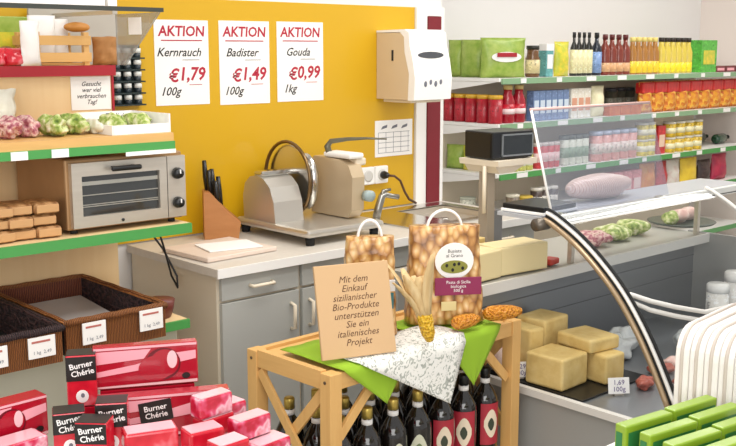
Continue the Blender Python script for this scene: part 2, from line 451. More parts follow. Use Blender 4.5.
row(lambda l, a, gr: carton('flat_pack', a, 'pack', l, .16, .1, .045, printed('dark_red_pack', '6c1c20'), gr, PINK), 3, 711, 740, 3.97, z1, 'low dark red packs right of the green carton', 'dark red packs on the top shelf')
# second shelf
for i in range(5):
    y = 4.335 - i * .092
    can('drink_can', nth(i, 5, 'yellow-lidded red tins below the green pouches'), 'tin', (4.632, y, z2), .168, .043, 'a81426', 'd9ab34', None, 'red tins with yellow lids')
row(lambda l, a, gr: bottle('syrup_bottle', a, 'bottle', l, .225, .043, 'a01026', 'c8b070', 'c11a30', gr, neck=.6, lab=(.2, .5), band='f0d8d8'), 2, 503, 525, 3.955, z2, 'red bottles with white script right of the red tins', 'red bottles with white script')
row(lambda l, a, gr: carton('milk_carton', a, 'carton', l, .062, .06, .185, printed('blue_carton', '6a82aa'), gr, mat('pale_blue', 'ccd9e6', .5)), 6, 531, 567, 3.96, z2, 'blue and white drink cartons above the tilted glass', 'blue and white cartons')
row(lambda l, a, gr: carton('milk_carton', a, 'carton', l, .075, .06, .19, printed('offwhite_carton', 'e6e0d2'), gr, mat('salmon_print', 'd49a80', .5)), 3, 569, 589, 3.96, z2, 'off-white cartons right of the blue cartons', 'off-white cartons')
row(lambda l, a, gr: pouch('flour_bag', a, 'bag', l, .14, .07, .2, pattern('cream_bag_print', ['d8cfa0', 'efe8c6', 'c9c27a'], 'noise', (25, 25, 25), .5), gr), 1, 591, 606, 3.96, z2, 'cream coloured bag between white cartons and brown packs', None)
row(lambda l, a, gr: can('preserve_jar', a, 'jar', l, .17, .045, '4a4a3c', '303438', '8d8f80', gr), 3, 608, 634, 4.15, z2, 'dark preserve jars behind the low orange packs', 'dark preserve jars')
row(lambda l, a, gr: carton('flat_pack', a, 'pack', l, .12, .09, .065, pattern('orange_brown_pack', ['8f3d18', 'c8602a', 'd99a50'], 'noise', (30, 30, 30), .4), gr), 3, 606, 638, 3.96, z2, 'low orange-brown packs in front of dark jars', 'low orange-brown packs')
row(lambda l, a, gr: pouch('pasta_pouch', a, 'pasta pouch', l, .165, .085, .215, ORAP, gr, None, 0, 3, REDH), 9, 640, 742, 3.965, z2, 'red-topped orange pasta pouches on the second shelf', 'red-topped pasta pouches')
# third shelf
for i in range(3):
    pouch('crisp_packet', ['green and yellow packet deepest at the shelf end behind the black display', 'pale green packet, middle one at the shelf end behind black display', 'brownish red packet, nearest at the shelf end behind black display'][i], 'packet', (4.655, 4.3 - i * .14, z3), .13, .07, .15, [GREENP, YELP, printed('brown_red_packet', '7c3a30')][i], None, None, R(-75), i)
row(lambda l, a, gr: can('preserve_jar', a, 'jar', l, .12, .035, 'b9b860', '4d8a4a', 'ecead0', gr), 3, 512, 534, 3.955, z3, 'green-lidded jars right of the grey post on third shelf', 'green-lidded jars by the post')
row(lambda l, a, gr: can('tomato_tin', a, 'tin', l, .16, .036, 'c03a40', 'd4c8c2', 'e9c2c0', gr), 4, 537, 561, 3.955, z3, 'red tins with pale labels behind the tilted glass', 'red tins behind the glass')
row(lambda l, a, gr: can('preserve_jar', a, 'jar', l, .19, .04, 'cfd0c0', '56605a', '8aa088', gr), 4, 563, 590, 3.96, z3, 'whitish jars with dark lids behind the tilted glass', 'whitish jars behind the glass')
row(lambda l, a, gr: can('sausage_jar', a, 'jar', l, .2, .045, 'd79a90', 'b8c0d4', 'e8d6cc', gr), 5, 594, 638, 3.96, z3, 'pink jars with silver lids behind the tilted glass', 'pink jars behind the glass')
def stackrow(n, px0, px1, h, what, grp, col, lid, labc):
    p = None; x0, x1 = gx(px0, 3.96), gx(px1, 3.96)
    for i in range(n):
        for k in range(2):
            loc = (x0 + (x1 - x0) * (i + .5) / n, 3.96, z3 + k * (h + .0008))
            lab = ('upper tin of the ' if k else 'bottom tin of the ') + (['left', 'second', 'third', 'right'][i] if n == 4 else ['left', 'right'][i]) + ' stack among ' + what
            if p is None: p = can('vegetable_tin', lab, 'tin', loc, h, .047, col, lid, labc, grp)
            else: dup(p, loc, 0, lab, grp)
stackrow(2, 641, 656, .115, 'white and yellow tins left of the red carton', 'white and yellow tins', 'd8c23a', 'd8d4c4', 'efe9cc')
carton('biscuit_carton', 'red upright carton between two groups of stacked yellow tins', 'carton', (gx(662, 3.96), 3.97, z3), .095, .08, .2, printed('red_box', 'bd2028'), None, mat('lab_pale', 'e8c8b0', .5))
stackrow(4, 668, 704, .11, 'yellow tins right of the red carton', 'yellow tins right of the red carton', 'cfae30', 'd4d0c0', 'eee6b8')
for i in range(2):
    t = thing('wine_bottle', ['dark green bottle lying at right end of third shelf, rear one', 'dark green bottle lying at right end of third shelf, front one'][i], 'bottle', (gx(722, 4.0) + i * .06, 4.2 - i * .15, z3 + .04), R(10), 'lying green bottles')
    MB(mat('dark_green_glass', '1c4a30', .12, coat=.4)).lathe([(.034, 0), (.038, .01), (.038, .17), (.014, .22), (.014, .27)], 14, RY(R(90))).build('bottle_body', t)
    MB(BLACK).lathe([(.016, .26), (.016, .285), (0, .285)], 12, RY(R(90))).build('cap', t)
# fourth shelf
can('plastic_tub', 'pale plastic tub on the lowest visible shelf end behind the grey post', 'tub', (4.66, 4.2, z4), .09, .05, 'd3d2c0', 'c2c6b4', None, None)
row(lambda l, a, gr: can('preserve_jar', a, 'jar', l, .12, .042, '7a6a58', 'e3dcc8', 'b7a894', gr), 1, 511, 521, 3.955, z4, 'brownish jar just left of the yellow jar by the grey post', None)
row(lambda l, a, gr: can('preserve_jar', a, 'jar', l, .1, .052, 'd0a838', 'd8b84a', 'efe4b0', gr), 1, 522, 534, 3.955, z4, 'yellow jar beside the grey post above the black scale plate', None)
row(lambda l, a, gr: can('preserve_jar', a, 'jar', l, .14, .04, '4a3a34', 'e6e0d6', 'd9d2c8', gr), 3, 536, 560, 3.955, z4, 'dark jars with white lids above black scale plate', 'dark jars with white lids')
row(lambda l, a, gr: carton('biscuit_carton', a, 'carton', l, .13, .08, .17, printed('pink_box', 'd6868a'), gr, mat('pale_pink_label', 'ecd0cc', .5)), 5, 595, 643, 3.96, z4, 'pink cartons behind the glass on lower shelf', 'pink cartons on the lower shelf')
fourth = [(644, 661, pattern('orange_bag', ['b8481c', 'd98a3a', 'e6c070'], 'noise', (20, 20, 20), .4), 'orange snack bag just right of the tilted glass on lower shelf'),
          (661, 672, printed('red_bag', 'b5232a'), 'red bag between the orange bag and the white one on lower shelf'),
          (671, 685, pattern('white_red_bag', ['b04a3a', 'd8d2c8', 'c8c4bc'], 'noise', (20, 20, 20), .4), 'white and red bag left of the yellow bag on lower shelf'),
          (685, 703, pattern('yellow_bag', ['d3a820', 'e9c93a', 'c08a20'], 'noise', (14, 14, 14), .4), 'bright yellow bag on the lower shelf above the case rail'),
          (703, 716, printed('dark_bag', '3c2a28'), 'dark brown bag right of the yellow bag on lower shelf'),
          (717, 733, pattern('violet_red_bag', ['6c2050', 'b52a48', 'd9566a'], 'noise', (14, 14, 14), .35), 'red and violet bag at right end of lower shelf')]
for i, (a, c, m, lab) in enumerate(fourth):
    x0, x1 = gx(a, 3.965), gx(c, 3.965)
    pouch('snack_bag', lab, 'snack bag', ((x0 + x1) / 2, 3.97, z4), (x1 - x0) * .92, .09, .2 - (i == 4) * .03, m, None, None, 0, i)

# ================================================================== KITCHEN COUNTER BY THE YELLOW WALL
CX0, CY0 = 1.985, 2.98
ends = [1.99, 2.36, 2.85, 3.32, 3.785]
cabl = ['grey base cabinet at the left counter end with drawer over one door',
        'grey base cabinet second from left, behind the kraft sign',
        'grey base cabinet under the sink, behind the pasta bags', 'grey base cabinet at the right counter end beside the deli case']
for i in range(4):
    x0, x1 = ends[i], ends[i + 1]; W = x1 - x0
    t = thing('base_cabinet', cabl[i], 'cabinet', (x0, CY0, 0), 0, 'grey base cabinets')
    MB(GREYS).bb(.001, W - .001, .02, .62, .08, .848).build('body', t)
    MB(mat('plinth_dark', '5c5853', .6)).bb(.01, W - .01, .05, .55, 0, .08).build('plinth', t)
    d = MB(GREYC).bb(.012, W - .006, 0, .019, .757, .843, .002).build('drawer', t)
    MB(CREAM).tube([(W / 2 - .05, 0, .8), (W / 2 - .047, -.022, .798), (W / 2 + .047, -.022, .798), (W / 2 + .05, 0, .8)], .007).build('handle', d)
    d = MB(GREYC).bb(.012, W - .006, 0, .019, .09, .747, .002).build('door', t)
    hx = W - .045 if i % 2 == 0 else .045
    MB(CREAM).tube([(hx, 0, .70), (hx, -.025, .695), (hx, -.025, .605), (hx, 0, .6)], .007).build('handle', d)
SX0, SX1, SY0, SY1 = 3.09, 3.7, 3.08, 3.53
b = MB(WORK)
b.bb(CX0 - .01, SX0, CY0 - .015, YW - .012, .85, .88); b.bb(SX1, 3.79, CY0 - .015, YW - .012, .85, .88)
b.bb(SX0, SX1, CY0 - .015, SY0, .85, .88); b.bb(SX0, SX1, SY1, YW - .012, .85, .88)
wt = b.build('worktop'); tag(wt, 'long speckled grey worktop with white front edge over the grey cabinets', 'worktop')
b = MB(WHITE); b.bb(CX0 - .012, 3.79, CY0 - .022, CY0 - .015, .848, .882)
b.build('front_edge', wt)
sk = thing('sink', 'stainless steel drop-in sink set in the worktop behind the pasta bags', 'sink', ((SX0 + SX1) / 2, (SY0 + SY1) / 2, .88))
hw, hd = (SX1 - SX0) / 2, (SY1 - SY0) / 2
b = MB(STEELL)
for (x0, x1, y0, y1) in ((-hw - .02, hw + .02, -hd - .02, -hd + .03), (-hw - .02, hw + .02, hd - .06, hd + .02), (-hw - .02, -hw + .25, -hd + .03, hd - .06), (hw - .03, hw + .02, -hd + .03, hd - .06)):
    b.bb(x0, x1, y0, y1, .0005, .007)
b.build('rim', sk)
b = MB(STEEL); b.bb(-hw + .25, hw - .03, -hd + .03, hd - .06, -.03, -.026); b.bb(-hw + .245, -hw + .25, -hd + .03, hd - .06, -.028, .004); b.bb(hw - .03, hw - .025, -hd + .03, hd - .06, -.028, .004)
b.bb(-hw + .25, hw - .03, hd - .06, hd - .055, -.028, .004); b.build('basin', sk)
MB(STEELL).lathe([(.025, -.0255), (.025, -.023), (0, -.023)], 16, T(.1, 0, 0)).build('drain', sk)
f = thing('faucet', 'chrome tap with a short angled spout at the left of the sink', 'faucet', (3.035, 3.28, .8805))
CHROME = mat('tap_chrome', '9c9a94', .28, .9)
MB(CHROME).lathe([(.026, 0), (.024, .012), (.017, .02), (.016, .04)], 14).build('base', f)
MB(CHROME).tube([(0, 0, .03), (.012, 0, .075), (.032, -.002, .125), (.05, -.005, .132), (.085, -.01, .122), (.12, -.015, .116)], [.018, .018, .017, .013, .011, .012], 10).build('spout', f)
MB(CHROME).tube([(.03, 0, .125), (.045, .004, .148), (.09, .006, .15)], [.012, .009, .007]).build('lever', f)

# ---- slicer
s = thing('meat_slicer', 'steel meat slicer with round blade guard on the worktop before the yellow wall', 'slicer', (2.475, 3.07, .8805))
s.scale = (1.15, 1.04, 1.08)
b = MB(ALU); b.box((.18, .24, .045), (.36, .48, .03), .012); b.build('base', s)
for (x, y) in ((.03, .03), (.33, .03), (.03, .45), (.33, .45)): MB(RUBBER).lathe([(.016, 0), (.018, .03)], 10, T(x, y, 0)).build('foot', s)
b = MB(ALU)
prof = [(0, 0), (.21, 0), (.215, .09), (.2, .14), (.165, .168), (.12, .175), (.075, .165), (.035, .135), (.01, .08)]
b.prism(prof, .13, T(.01, .22, .06) @ Matrix(((0, 0, 1, 0), (1, 0, 0, 0), (0, 1, 0, 0), (0, 0, 0, 1))))
b.build('motor_housing', s)
MB(STEELL).box((.1, .34, .24), (.17, .06, .022), .009).build('housing_arm', s)
b = MB(mat('bronze_guard_ring', '7a6242', .3, .8)); cx, cy, cz, rr = .165, .36, .205, .15
b.tube([(cx, cy + rr * math.cos(a * math.pi / 16), cz + rr * math.sin(a * math.pi / 16)) for a in range(32)], .007, 8, True, 1).build('blade_guard', s)
MB(STEELL).lathe([(0, -.006), (.04, -.007), (.13, -.002), (.138, 0), (.13, .002), (0, .012)], 32, T(cx + .012, cy, cz) @ RY(R(90))).build('blade', s)
b = MB(STEELL); b.ell((.205, .295, .2), (.03, .075, .115), None, .1, 14, seed=2); b.build('sharpener_cover', s)
b = MB(mat('beige_satin_plate', 'cdb898', .32, .35))
pl = [(-.12, 0), (.11, 0), (.135, .03), (.14, .16), (.115, .205), (.05, .225), (-.10, .23), (-.12, .21)]
b.prism(pl, .06, T(.27, .225, .065) @ Matrix(((0, 0, 1, 0), (-1, 0, 0, 0), (0, 1, 0, 0), (0, 0, 0, 1)))).build('carriage', s)
MB(WHITE).box((.31, .19, .305), (.07, .17, .022), .008).build('food_pusher', s)
MB(CREAM).box((.34, .16, .28), (.05, .09, .03), .008).build('pusher_bracket', s)
MB(mat('olive_grey_handle', '6d6a58', .35, .5)).tube([(.29, .25, .30), (.285, .26, .335), (.295, .25, .355), (.33, .19, .365), (.37, .12, .37), (.42, .06, .368)], [.013, .013, .011, .008, .005, .003], 8).build('handle', s)
MB(mat('slicer_dial', '9fb0b0', .4)).lathe([(.022, 0), (.022, .03), (0, .03)], 14, T(.335, .082, .15) @ RX(R(90))).build('control_dial', s)

# ---- knife block
k = thing('knife_block', 'wooden knife block with black-handled knives left of the slicer', 'knife block', (2.29, 3.53, .8805), R(-30))
k.scale = (1, 1, 1.12)
MB(KNIFEW).prism([(0, 0), (.14, 0), (.15, .06), (.1, .1), (.025, .175), (0, .175)], .1, T(0, .05, 0) @ FRONT).build('block', k)
for i, (x, h, dy) in enumerate(((.02, .12, .03), (.035, .1, 0), (.05, .115, .03), (.06, .085, -.02), (.075, .11, .02))):
    z0 = .165 - max(0, x - .02) * .9
    MB(BLACK).tube([(x, dy, z0), (x - .006, dy, z0 + h * .5), (x - .01, dy, z0 + h)], [.011, .014, .011], 8, flat=.8).build('knife_handle', k)
o = MB(pattern('pale_board', ['d8c2b2', 'e8dacd'], 'noise', (3, 30, 30), .5)).box((0, 0, .01), (.33, .3, .018), .004).build('cutting_board', None, (2.17, 3.24, .8805), R(3))
tag(o, 'pinkish wooden cutting board lying at the left end of the worktop', 'cutting board')
o = MB(PAPER).box((0, 0, .003), (.22, .16, .005), .001).build('paper_pad', None, (2.2, 3.22, .9), R(-12)); tag(o, 'white sheets of paper lying on the cutting board', 'paper')

# ---- things on the yellow wall
def sign(px, py0, py1, wpx, item, price, unit, label):
    y = YW - .0112
    a = at_y(px, py0, y); c = at_y(px, py1, y); h = a.z - c.z
    wd = (at_y(px + wpx / 2, 60, y) - at_y(px - wpx / 2, 60, y)).x
    t = thing('price_sign', label, 'sign', (a.x, y, (a.z + c.z) / 2), 0, 'handwritten offer signs')
    MB(PAPER).bb(-wd / 2, wd / 2, -.001, .001, -h / 2, h / 2).build('paper', t)
    F = lambda x, z: T(x * wd, -.0016, z * h) @ FRONT
    b = MB(REDINK)
    b.text('AKTION', wd * .225, F(0, .365), bold=.025, shear=.1); b.bb(-wd * .38, wd * .38, -.0018, -.0014, h * .255, h * .268)
    b.text('€', wd * .28, F(-.17, -.16), bold=.025, shear=.15); b.text(price, wd * .29, F(.17, -.14), bold=.025, shear=.15); b.bb(wd * .12, wd * .36, -.0018, -.0014, -h * .265, -h * .258)
    b.build('red_lettering', t)
    b = MB(INK); b.text(item, wd * .19, F(-.06, .12), bold=.012, shear=.35)
    b.bb(wd * .0, wd * .32, -.0018, -.0014, h * .03, h * .036)
    b.text(unit, wd * .19, F(-.24, -.34), bold=.012, shear=.35)
    b.build('black_handwriting', t)
sign(181, 20, 105, 54, 'Kernrauch', '1,79', '100g', 'white offer sign with red price 1,79, left of three on yellow wall')
sign(244, 21, 104, 50, 'Badister', '1,49', '100g', 'white offer sign with red price 1,49, middle of three on yellow wall')
sign(300, 22, 101, 46, 'Gouda', '0,99', '1kg', 'white offer sign reading Gouda with red price 0,99 on yellow wall')
y = YW - .0112
a, c = at_y(375, 121, y), at_y(412, 154, y)
t = thing('notice_sheet', 'small white notice sheet with printed grid below the paper dispenser', 'notice', ((a.x + c.x) / 2, y, (a.z + c.z) / 2))
wd, h = c.x - a.x, a.z - c.z
MB(PAPER).bb(-wd / 2, wd / 2, -.001, .001, -h / 2, h / 2).build('paper', t)
b = MB(mat('grey_ink', '70727c', .8))
for i in range(5): b.bb(-wd * .42, wd * .42, -.0016, -.001, -h * .4 + i * h * .14, -h * .4 + i * h * .14 + .002)
for i in range(5): b.bb(-wd * .42 + i * wd * .2, -wd * .42 + i * wd * .2 + .002, -.0016, -.001, -h * .4, h * .16)
for i in range(3): b.prism([(-.02, -.008), (.02, .0), (.022, .014), (-.01, .006)], .001, T(-wd * .27 + i * wd * .27, -.001, h * .3) @ FRONT)
b.build('printed_grid', t)
a = at_y(372, 175, y)
t = thing('wall_socket', 'white double wall socket beside the slicer on the yellow wall', 'socket', (a.x, y, a.z))
b = MB(WHITE); b.box((-.045, -.012, 0), (.085, .024, .085), .006); b.box((.045, -.012, 0), (.085, .024, .085), .006); b.build('cover_plate', t)
for x in (-.045, .045): MB(mat('socket_recess', 'cfccc6', .5)).lathe([(.028, 0), (.028, .002), (.02, .003), (0, .0015)], 18, T(x, -.0242, 0) @ RX(R(90))).build('socket_recess', t)
t = thing('power_plug', 'black plug with a brown cable in the wall socket beside the slicer', 'plug', (a.x + .045, y - .0285, a.z))
MB(BLACK).lathe([(.018, 0), (.02, .012), (.014, .034), (.007, .045)], 12, RX(R(90))).build('plug_body', t)
MB(mat('brown_cable', '5a3a22', .6)).tube([(0, -.043, 0), (.02, -.06, -.002), (.07, -.05, -.03), (.12, -.03, -.09), (.17, -.01, -.135), (.22, -.01, -.16)], .006, 8).build('cable', t)
# paper towel dispenser
X0 = at_y(375, 60, YW).x; X1 = X0 + .245
d = thing('paper_towel_dispenser', 'white paper towel dispenser with beige side mounted at the end of the yellow wall', 'dispenser', (X0, YW - .012, 1.42))
prof = [(0, 0), (.25, 0), (.25, .1), (.235, .17), (.215, .25), (.20, .3), (.17, .32), (0, .325)]
M = Matrix(((0, 0, 1, 0), (-1, 0, 0, 0), (0, 1, 0, 0), (0, 0, 0, 1)))
pf = [(0, 0), (.215, 0), (.22, .12), (.19, .22), (.185, .29), (.16, .31), (0, .31)]
b = MB(BEIGE); b.prism(pf, .245, M); b.build('housing', d)
fr = [(.215, -.004), (.255, 0), (.262, .1), (.245, .19), (.225, .25), (.22, .31), (.19, .325), (.0, .322), (0, .312), (.16, .312), (.187, .29), (.192, .22), (.222, .12)]
b = MB(WHITE); b.prism(fr, .249, T(-.002, 0, 0) @ M); b.build('front_cover', d)
MB(mat('dark_window', '4a4c50', .2)).prism([(math.cos(q * math.pi / 10) * .085, math.sin(q * math.pi / 10) * .016) for q in range(20)], .012, T(.122, -.232, .205) @ RX(R(80))).build('level_window', d)
b = MB(INK); b.box((-.001, -.11, .205), (.002, .012, .05), .0); b.build('side_slot', d)
b = MB(mat('grey_ink', '70727c', .8))
for i in range(4): b.ell((.07 + i * .034, -.26, .075 + .01 * (i % 2)), (.011, .002, .016), u=8, v=6)
b.build('printed_symbols', d)
b = MB(CREAM); b.box((.12, -.12, -.008), (.2, .19, .014), .004); b.build('outlet_tray', d)

# ================================================================== LEFT DISPLAY UNIT
U0, UX, UF, UB = .7, 1.77, 2.86, 3.3
u = thing('display_shelf_unit', 'birch display shelf unit with green edged shelves left of the counter', 'shelf unit')
MB(BIRCH).bb(U0, UX, UB, UB + .02, 0, 1.57).build('back_panel', u)
tp = MB(BIRCH).bb(U0, UX, UB - .02, YW - .03, 1.57, 1.595).build('top_board', u)
MB(RED).bb(U0, UX + .006, UB - .028, UB - .02, 1.562, 1.598).build('edge_strip', tp)
MB(RED).bb(UX, UX + .008, UB - .006, UB + .022, 1.387, 1.562).build('side_trim', u)
def unit_shelf(z, tags, x1):
    sh = MB(PINE).bb(U0, x1, UF, UB, z - .024, z).build('shelf', u)
    return sh
sh = MB(PINE).bb(U0, 1.75, UF, UB, 1.36, 1.386).build('shelf', u)
MB(GREEN).bb(U0, 1.75, UF - .008, UF, 1.334, 1.36).build('edge_strip', sh)
for px0, px1 in ((9, 26), (50, 67)):
    x0, x1 = at_y(px0, 150, UF).x, at_y(px1, 150, UF).x
    MB(PAPER).bb(x0, x1, UF - .012, UF - .008, 1.334, 1.359).build('price_tag', sh)
MB(PAPER).bb(1.57, 1.75, UF - .011, UF - .009, 1.322, 1.335).build('price_tag', sh)
sh = MB(BIRCH).bb(U0, 1.80, UF, UB, 1.06, 1.085).build('shelf', u)
MB(GREEN).bb(U0, 1.802, UF - .012, UF, 1.053, 1.0845).build('edge_strip', sh)
sh = MB(BIRCH).bb(U0, 1.78, UF, UB, .735, .76).build('shelf', u)
MB(GREEN).bb(U0, 1.783, UF - .012, UF, .73, .7595).build('edge_strip', sh)
MB(mat('grey_green_lower_panel', 'c2c0ae', .6)).bb(U0, 1.75, UF + .02, UF + .04, 0, .73).build('lower_panel', u)
# cards
t = thing('notice_card', 'white handwritten notice card on the birch panel under the red edge', 'notice', (at_y(91, 93, UB - .002).x, UB - .002, at_y(91, 93, UB).z), R(0))
MB(PAPER).bb(-.075, .075, -.001, .001, -.058, .058).build('card', t)
MB(INK).text('Gesucht\nwer viel\nverbrauchen\nTag!', .022, T(0, -.0015, 0) @ FRONT, bold=.01, shear=.35).build('handwriting', t)
# glass canopy on top
t = thing('glass_canopy', 'white canopy with smoky glass end above the wooden crates', 'canopy', (0, 0, 0))
CXE, CYF, CYB = 1.72, 2.85, 3.12
MB(WHITE).bb(U0, 1.52, CYF, CYF + .03, 1.782, 1.86).build('fascia', t)
MB(mat('dark_trim', '4a4d48', .4, .5)).bb(U0, CXE, CYF - .004, CYF + .012, 1.768, 1.781).build('front_rail', t)
e = MB(GLASSK).prism([(CYF + .01, 1.768), (CYB + .02, 1.768), (CYB + .02, 1.6), (CYB - .03, 1.6)], .008, Matrix(((0, 0, 1, CXE - .01), (1, 0, 0, 0), (0, 1, 0, 0), (0, 0, 0, 1)))).build('end_glass', t)
MB(PAPER).bb(CXE - .012, CXE - .010, CYF + .12, CYF + .2, 1.7, 1.755).build('sticker', e)
MB(mat('canopy_rear', 'b9b3a8', .5)).bb(1.6, 1.95, YW - .052, YW - .04, 1.596, 1.80).build('rear_panel', t)
MB(STEEL).bb(CXE - .03, CXE - .012, CYB + .42, CYB + .445, 1.5965, 1.768).build('post', t)
MB(STEEL).bb(CXE - .03, CXE - .012, CYB - .0, CYB + .445, 1.768, 1.781).build('side_rail', t)
# cup etc. on the canopy
can('plastic_cup', 'pinkish white cup standing on the canopy end at the picture top', 'cup', (1.6, 3.02, 1.861), .07, .035, 'dcc8cc', 'e9e2e0', None, None)
MB(WHITE).bb(1.53, 1.70, CYF + .02, CYB + .02, 1.845, 1.86).build('fascia_end', t)
MB(WHITE).bb(1.53, 1.56, CYF + .0, CYF + .03, 1.782, 1.845).build('fascia_bracket', t)
# wooden crates on top board
def crate(label, x, y, z, wd, dp, ht, rz=0):
    t = thing('wooden_crate', label, 'crate', (x, y, z), rz, 'wooden crates on the top board')
    for sx in (-1, 1):
        for sy in (-1, 1): MB(PINEV).box((sx * (wd / 2 - .01), sy * (dp / 2 - .01), ht / 2), (.02, .02, ht), .001).build('corner_post', t)
    for k in range(2):
        zz = ht * (.25 + .5 * k)
        for sy in (-1, 1): MB(PINE).box((0, sy * (dp / 2 + .004), zz), (wd, .008, ht * .28), .001).build('side_slat', t)
        for sx in (-1, 1): MB(PINE).box((sx * (wd / 2 + .004), 0, zz), (.008, dp, ht * .28), .001).build('side_slat', t)
    MB(PINE).box((0, 0, .006), (wd - .02, dp - .02, .008)).build('base', t)
    return t
x = at_y(64, 50, 3.32).x
crate('pale wooden slatted crate holding white paper bags above the red edge', x, 3.41, 1.5965, .2, .16, .115)
for i, (px, py, dy, wd, ht, lab) in enumerate(((32, 50, -.0, .07, .15, 'tall white paper bag hanging over the left side of the crate'), (48, 26, .09, .1, .16, 'grey white paper bag standing at the back of the crate'), (76, 22, .1, .12, .15, 'wide white paper bag behind the right half of the crate'))):
    p = at_y(px, 50, 3.32)
    zz = 1.5965 if i == 0 else 1.608
    yy = 3.31 if i == 0 else 3.40 + (i - 1) * .04
    xx = x - .125 - .0 if i == 0 else x - .04 + (i - 1) * .07
    pouch('paper_bag', lab, 'paper bag', (xx, yy, zz), wd if i < 2 else .09, .05 if i == 0 else .035, ht, PAPER, 'white paper bags', None, R(4 - i * 5), i)
for i, (px, py) in enumerate(((-7, 52), (12, 50))):
    p = at_y(px, 50, 3.34)
    pouch('sweets_packet', ['red and white packet at the far left of the top board', 'red and white packet nearest the crate on the top board'][i], 'packet', (p.x, 3.33, 1.5968), .075, .06, .06, PACKR, 'red packets on the top board', None, 0, i)
for i in range(2):
    p = at_y(-8 + i * 19, 36, 3.44)
    o = MB(BREAD).ell((0, 0, .035), (.04, .033, .033), None, .1, 20, seed=i).build('bread_roll', None, (p.x, 3.44 + .05, 1.5965 + .0)); tag(o, ['brown bread roll behind the packets at far left of top board', 'brown bread roll behind packets, beside the tall white bag'][i], 'bread roll', 'bread rolls on the top board')
p = at_y(8, 30, 3.52)
carton('tea_carton', 'lime green carton at the back left of the top board', 'carton', (p.x, 3.555, 1.5965), .16, .05, .17, GREENP, None, YELP)
p = at_y(97, 35, 3.43)
o = MB(mat('orange_bun', 'c8883c', .5)).ell((0, 0, .018), (.05, .022, .018), None, .06, 15).build('bun', None, (x + .09, 3.40, 1.597 + .115), 0); tag(o, 'orange brown bun on the right rim of the wooden crate', 'bun')
p = at_y(113, 60, 3.36)
o = MB(pattern('crumpled_kraft', ['9c6a3a', 'c08a52'], 'noise', (14, 14, 14), .8)).pillow(.09, .07, .1, 8, .3, .02, 4).build('kraft_bag', None, (p.x - .03, 3.36, 1.5965), R(-20)); tag(o, 'small crumpled brown paper bag at the right end of red edge', 'paper bag')
# hanging rack of little jars at the wall
p0 = at_y(128, 76, YW - .05)
t = thing('spice_rack', 'dark hanging rack of small white-capped jars left of the offer signs', 'rack', (p0.x, YW - .0115, p0.z - .115))
MB(mat('dark_teal_rack', '22302f', .5)).bb(-.07, .07, -.012, 0, 0, .235).build('rack_back', t)
for k in range(5): MB(mat('dark_teal_rack', '22302f', .5)).bb(-.07, .07, -.05, -.012, k * .045, k * .045 + .006).build('rack_shelf', t)
capm = mat('rack_white_cap', 'dfe2de', .5); jm = mat('rack_jar', '26333a', .3)
pj = None
for k in range(5):
    for i in range(3):
        loc = (p0.x - .045 + i * .045, YW - .0445, p0.z - .115 + k * .045 + .0065)
        lab = ['lowest', 'second lowest', 'middle', 'second highest', 'top'][k] + ' row, ' + ['left', 'centre', 'right'][i] + ' spice jar on the dark hanging rack'
        if pj is None:
            pj = thing('spice_jar', lab, 'jar', loc, 0, 'spice jars on the hanging rack')
            MB(jm).lathe([(.013, 0), (.014, .002), (.014, .019)], 10).build('jar_body', pj)
            MB(capm).lathe([(.0155, .017), (.0155, .035), (0, .035)], 10).build('cap', pj)
        else: dup(pj, loc, 0, lab)
# produce on shelf
ZP = 1.3866
PINKV = pattern('radicchio_pink', ['7c2e3c', 'b8707a', 'e2c4b8', '98604c'], 'noise', (60, 60, 60), .6, .8, stops=[.3, .45, .58, .72])
LETT = pattern('lettuce_green', ['56702a', '98ac50', 'd0d39a', 'ece8d2'], 'noise', (45, 45, 45), .6, .8, stops=[.3, .45, .58, .72])
SACK = pattern('clear_bagged_white', ['c8c4a0', 'e4e0d0', 'f2efe8'], 'noise', (16, 16, 16), .3, .5)
prod = [(6, 124, .040, .07, .036, PINKV, 'radicchio', 'pinkish radicchio head at the far left of the produce shelf'), (28, 126, .038, .07, .034, PINKV, 'radicchio', 'pinkish radicchio head second from left on the produce shelf'),
        (52, 125, .040, .075, .034, LETT, 'lettuce', 'pale green lettuce right of the radicchio, below the notice card'), (76, 124, .040, .07, .033, LETT, 'lettuce', 'green lettuce in the middle of the produce shelf'),
        (93, 125, .018, .06, .026, SACK, 'wrapped_endive', 'whitish wrapped endive left of the white tray')]
for i, (px, py, a, c, h, m, nm, lab) in enumerate(prod):
    p = at_y(px, py, 3.0)
    o = MB(m).ell((0, 0, h * .9), (a * .86, c, h * .95), RZ(.15 * (i % 2)), .42, 48, 44, 28, i).build(nm, None, (p.x, 3.0 + .03 * (i % 2), ZP)); tag(o, lab, 'vegetable')
p = at_y(4, 110, 3.15)
o = MB(SACK).pillow(.12, .09, .14, 8, .2, .02, 9).build('produce_bag', None, (p.x, 3.2, ZP)); tag(o, 'upright pale plastic bag at the far left behind the radicchio', 'bag')
t = thing('plastic_tray', 'white shallow tray with lettuce at the right end of produce shelf', 'tray', (1.65, 3.01, ZP))
b = MB(WHITE); b.bb(-.1, .1, -.12, .12, 0, .006); b.bb(-.1, .1, -.125, -.119, 0, .03); b.bb(-.1, .1, .119, .125, 0, .06); b.bb(.099, .105, -.125, .125, 0, .06); b.bb(-.105, -.099, -.125, .125, 0, .03)
b.build('tray', t)
MB(INK).text('Endivie', .03, T(.045, .1185, .042) @ FRONT).build('lettering', t)
for i in range(2):
    o = MB(LETT).ell((0, 0, .026), (.036, .07, .026), None, .4, 45, 40, 24, 5 + i).build('lettuce', None, (1.605 + i * .092, 3.0, ZP + .0067)); tag(o, ['left lettuce half lying in the white tray on the produce shelf', 'right lettuce half lying in the white tray on the produce shelf'][i], 'vegetable', 'lettuce in the white tray')
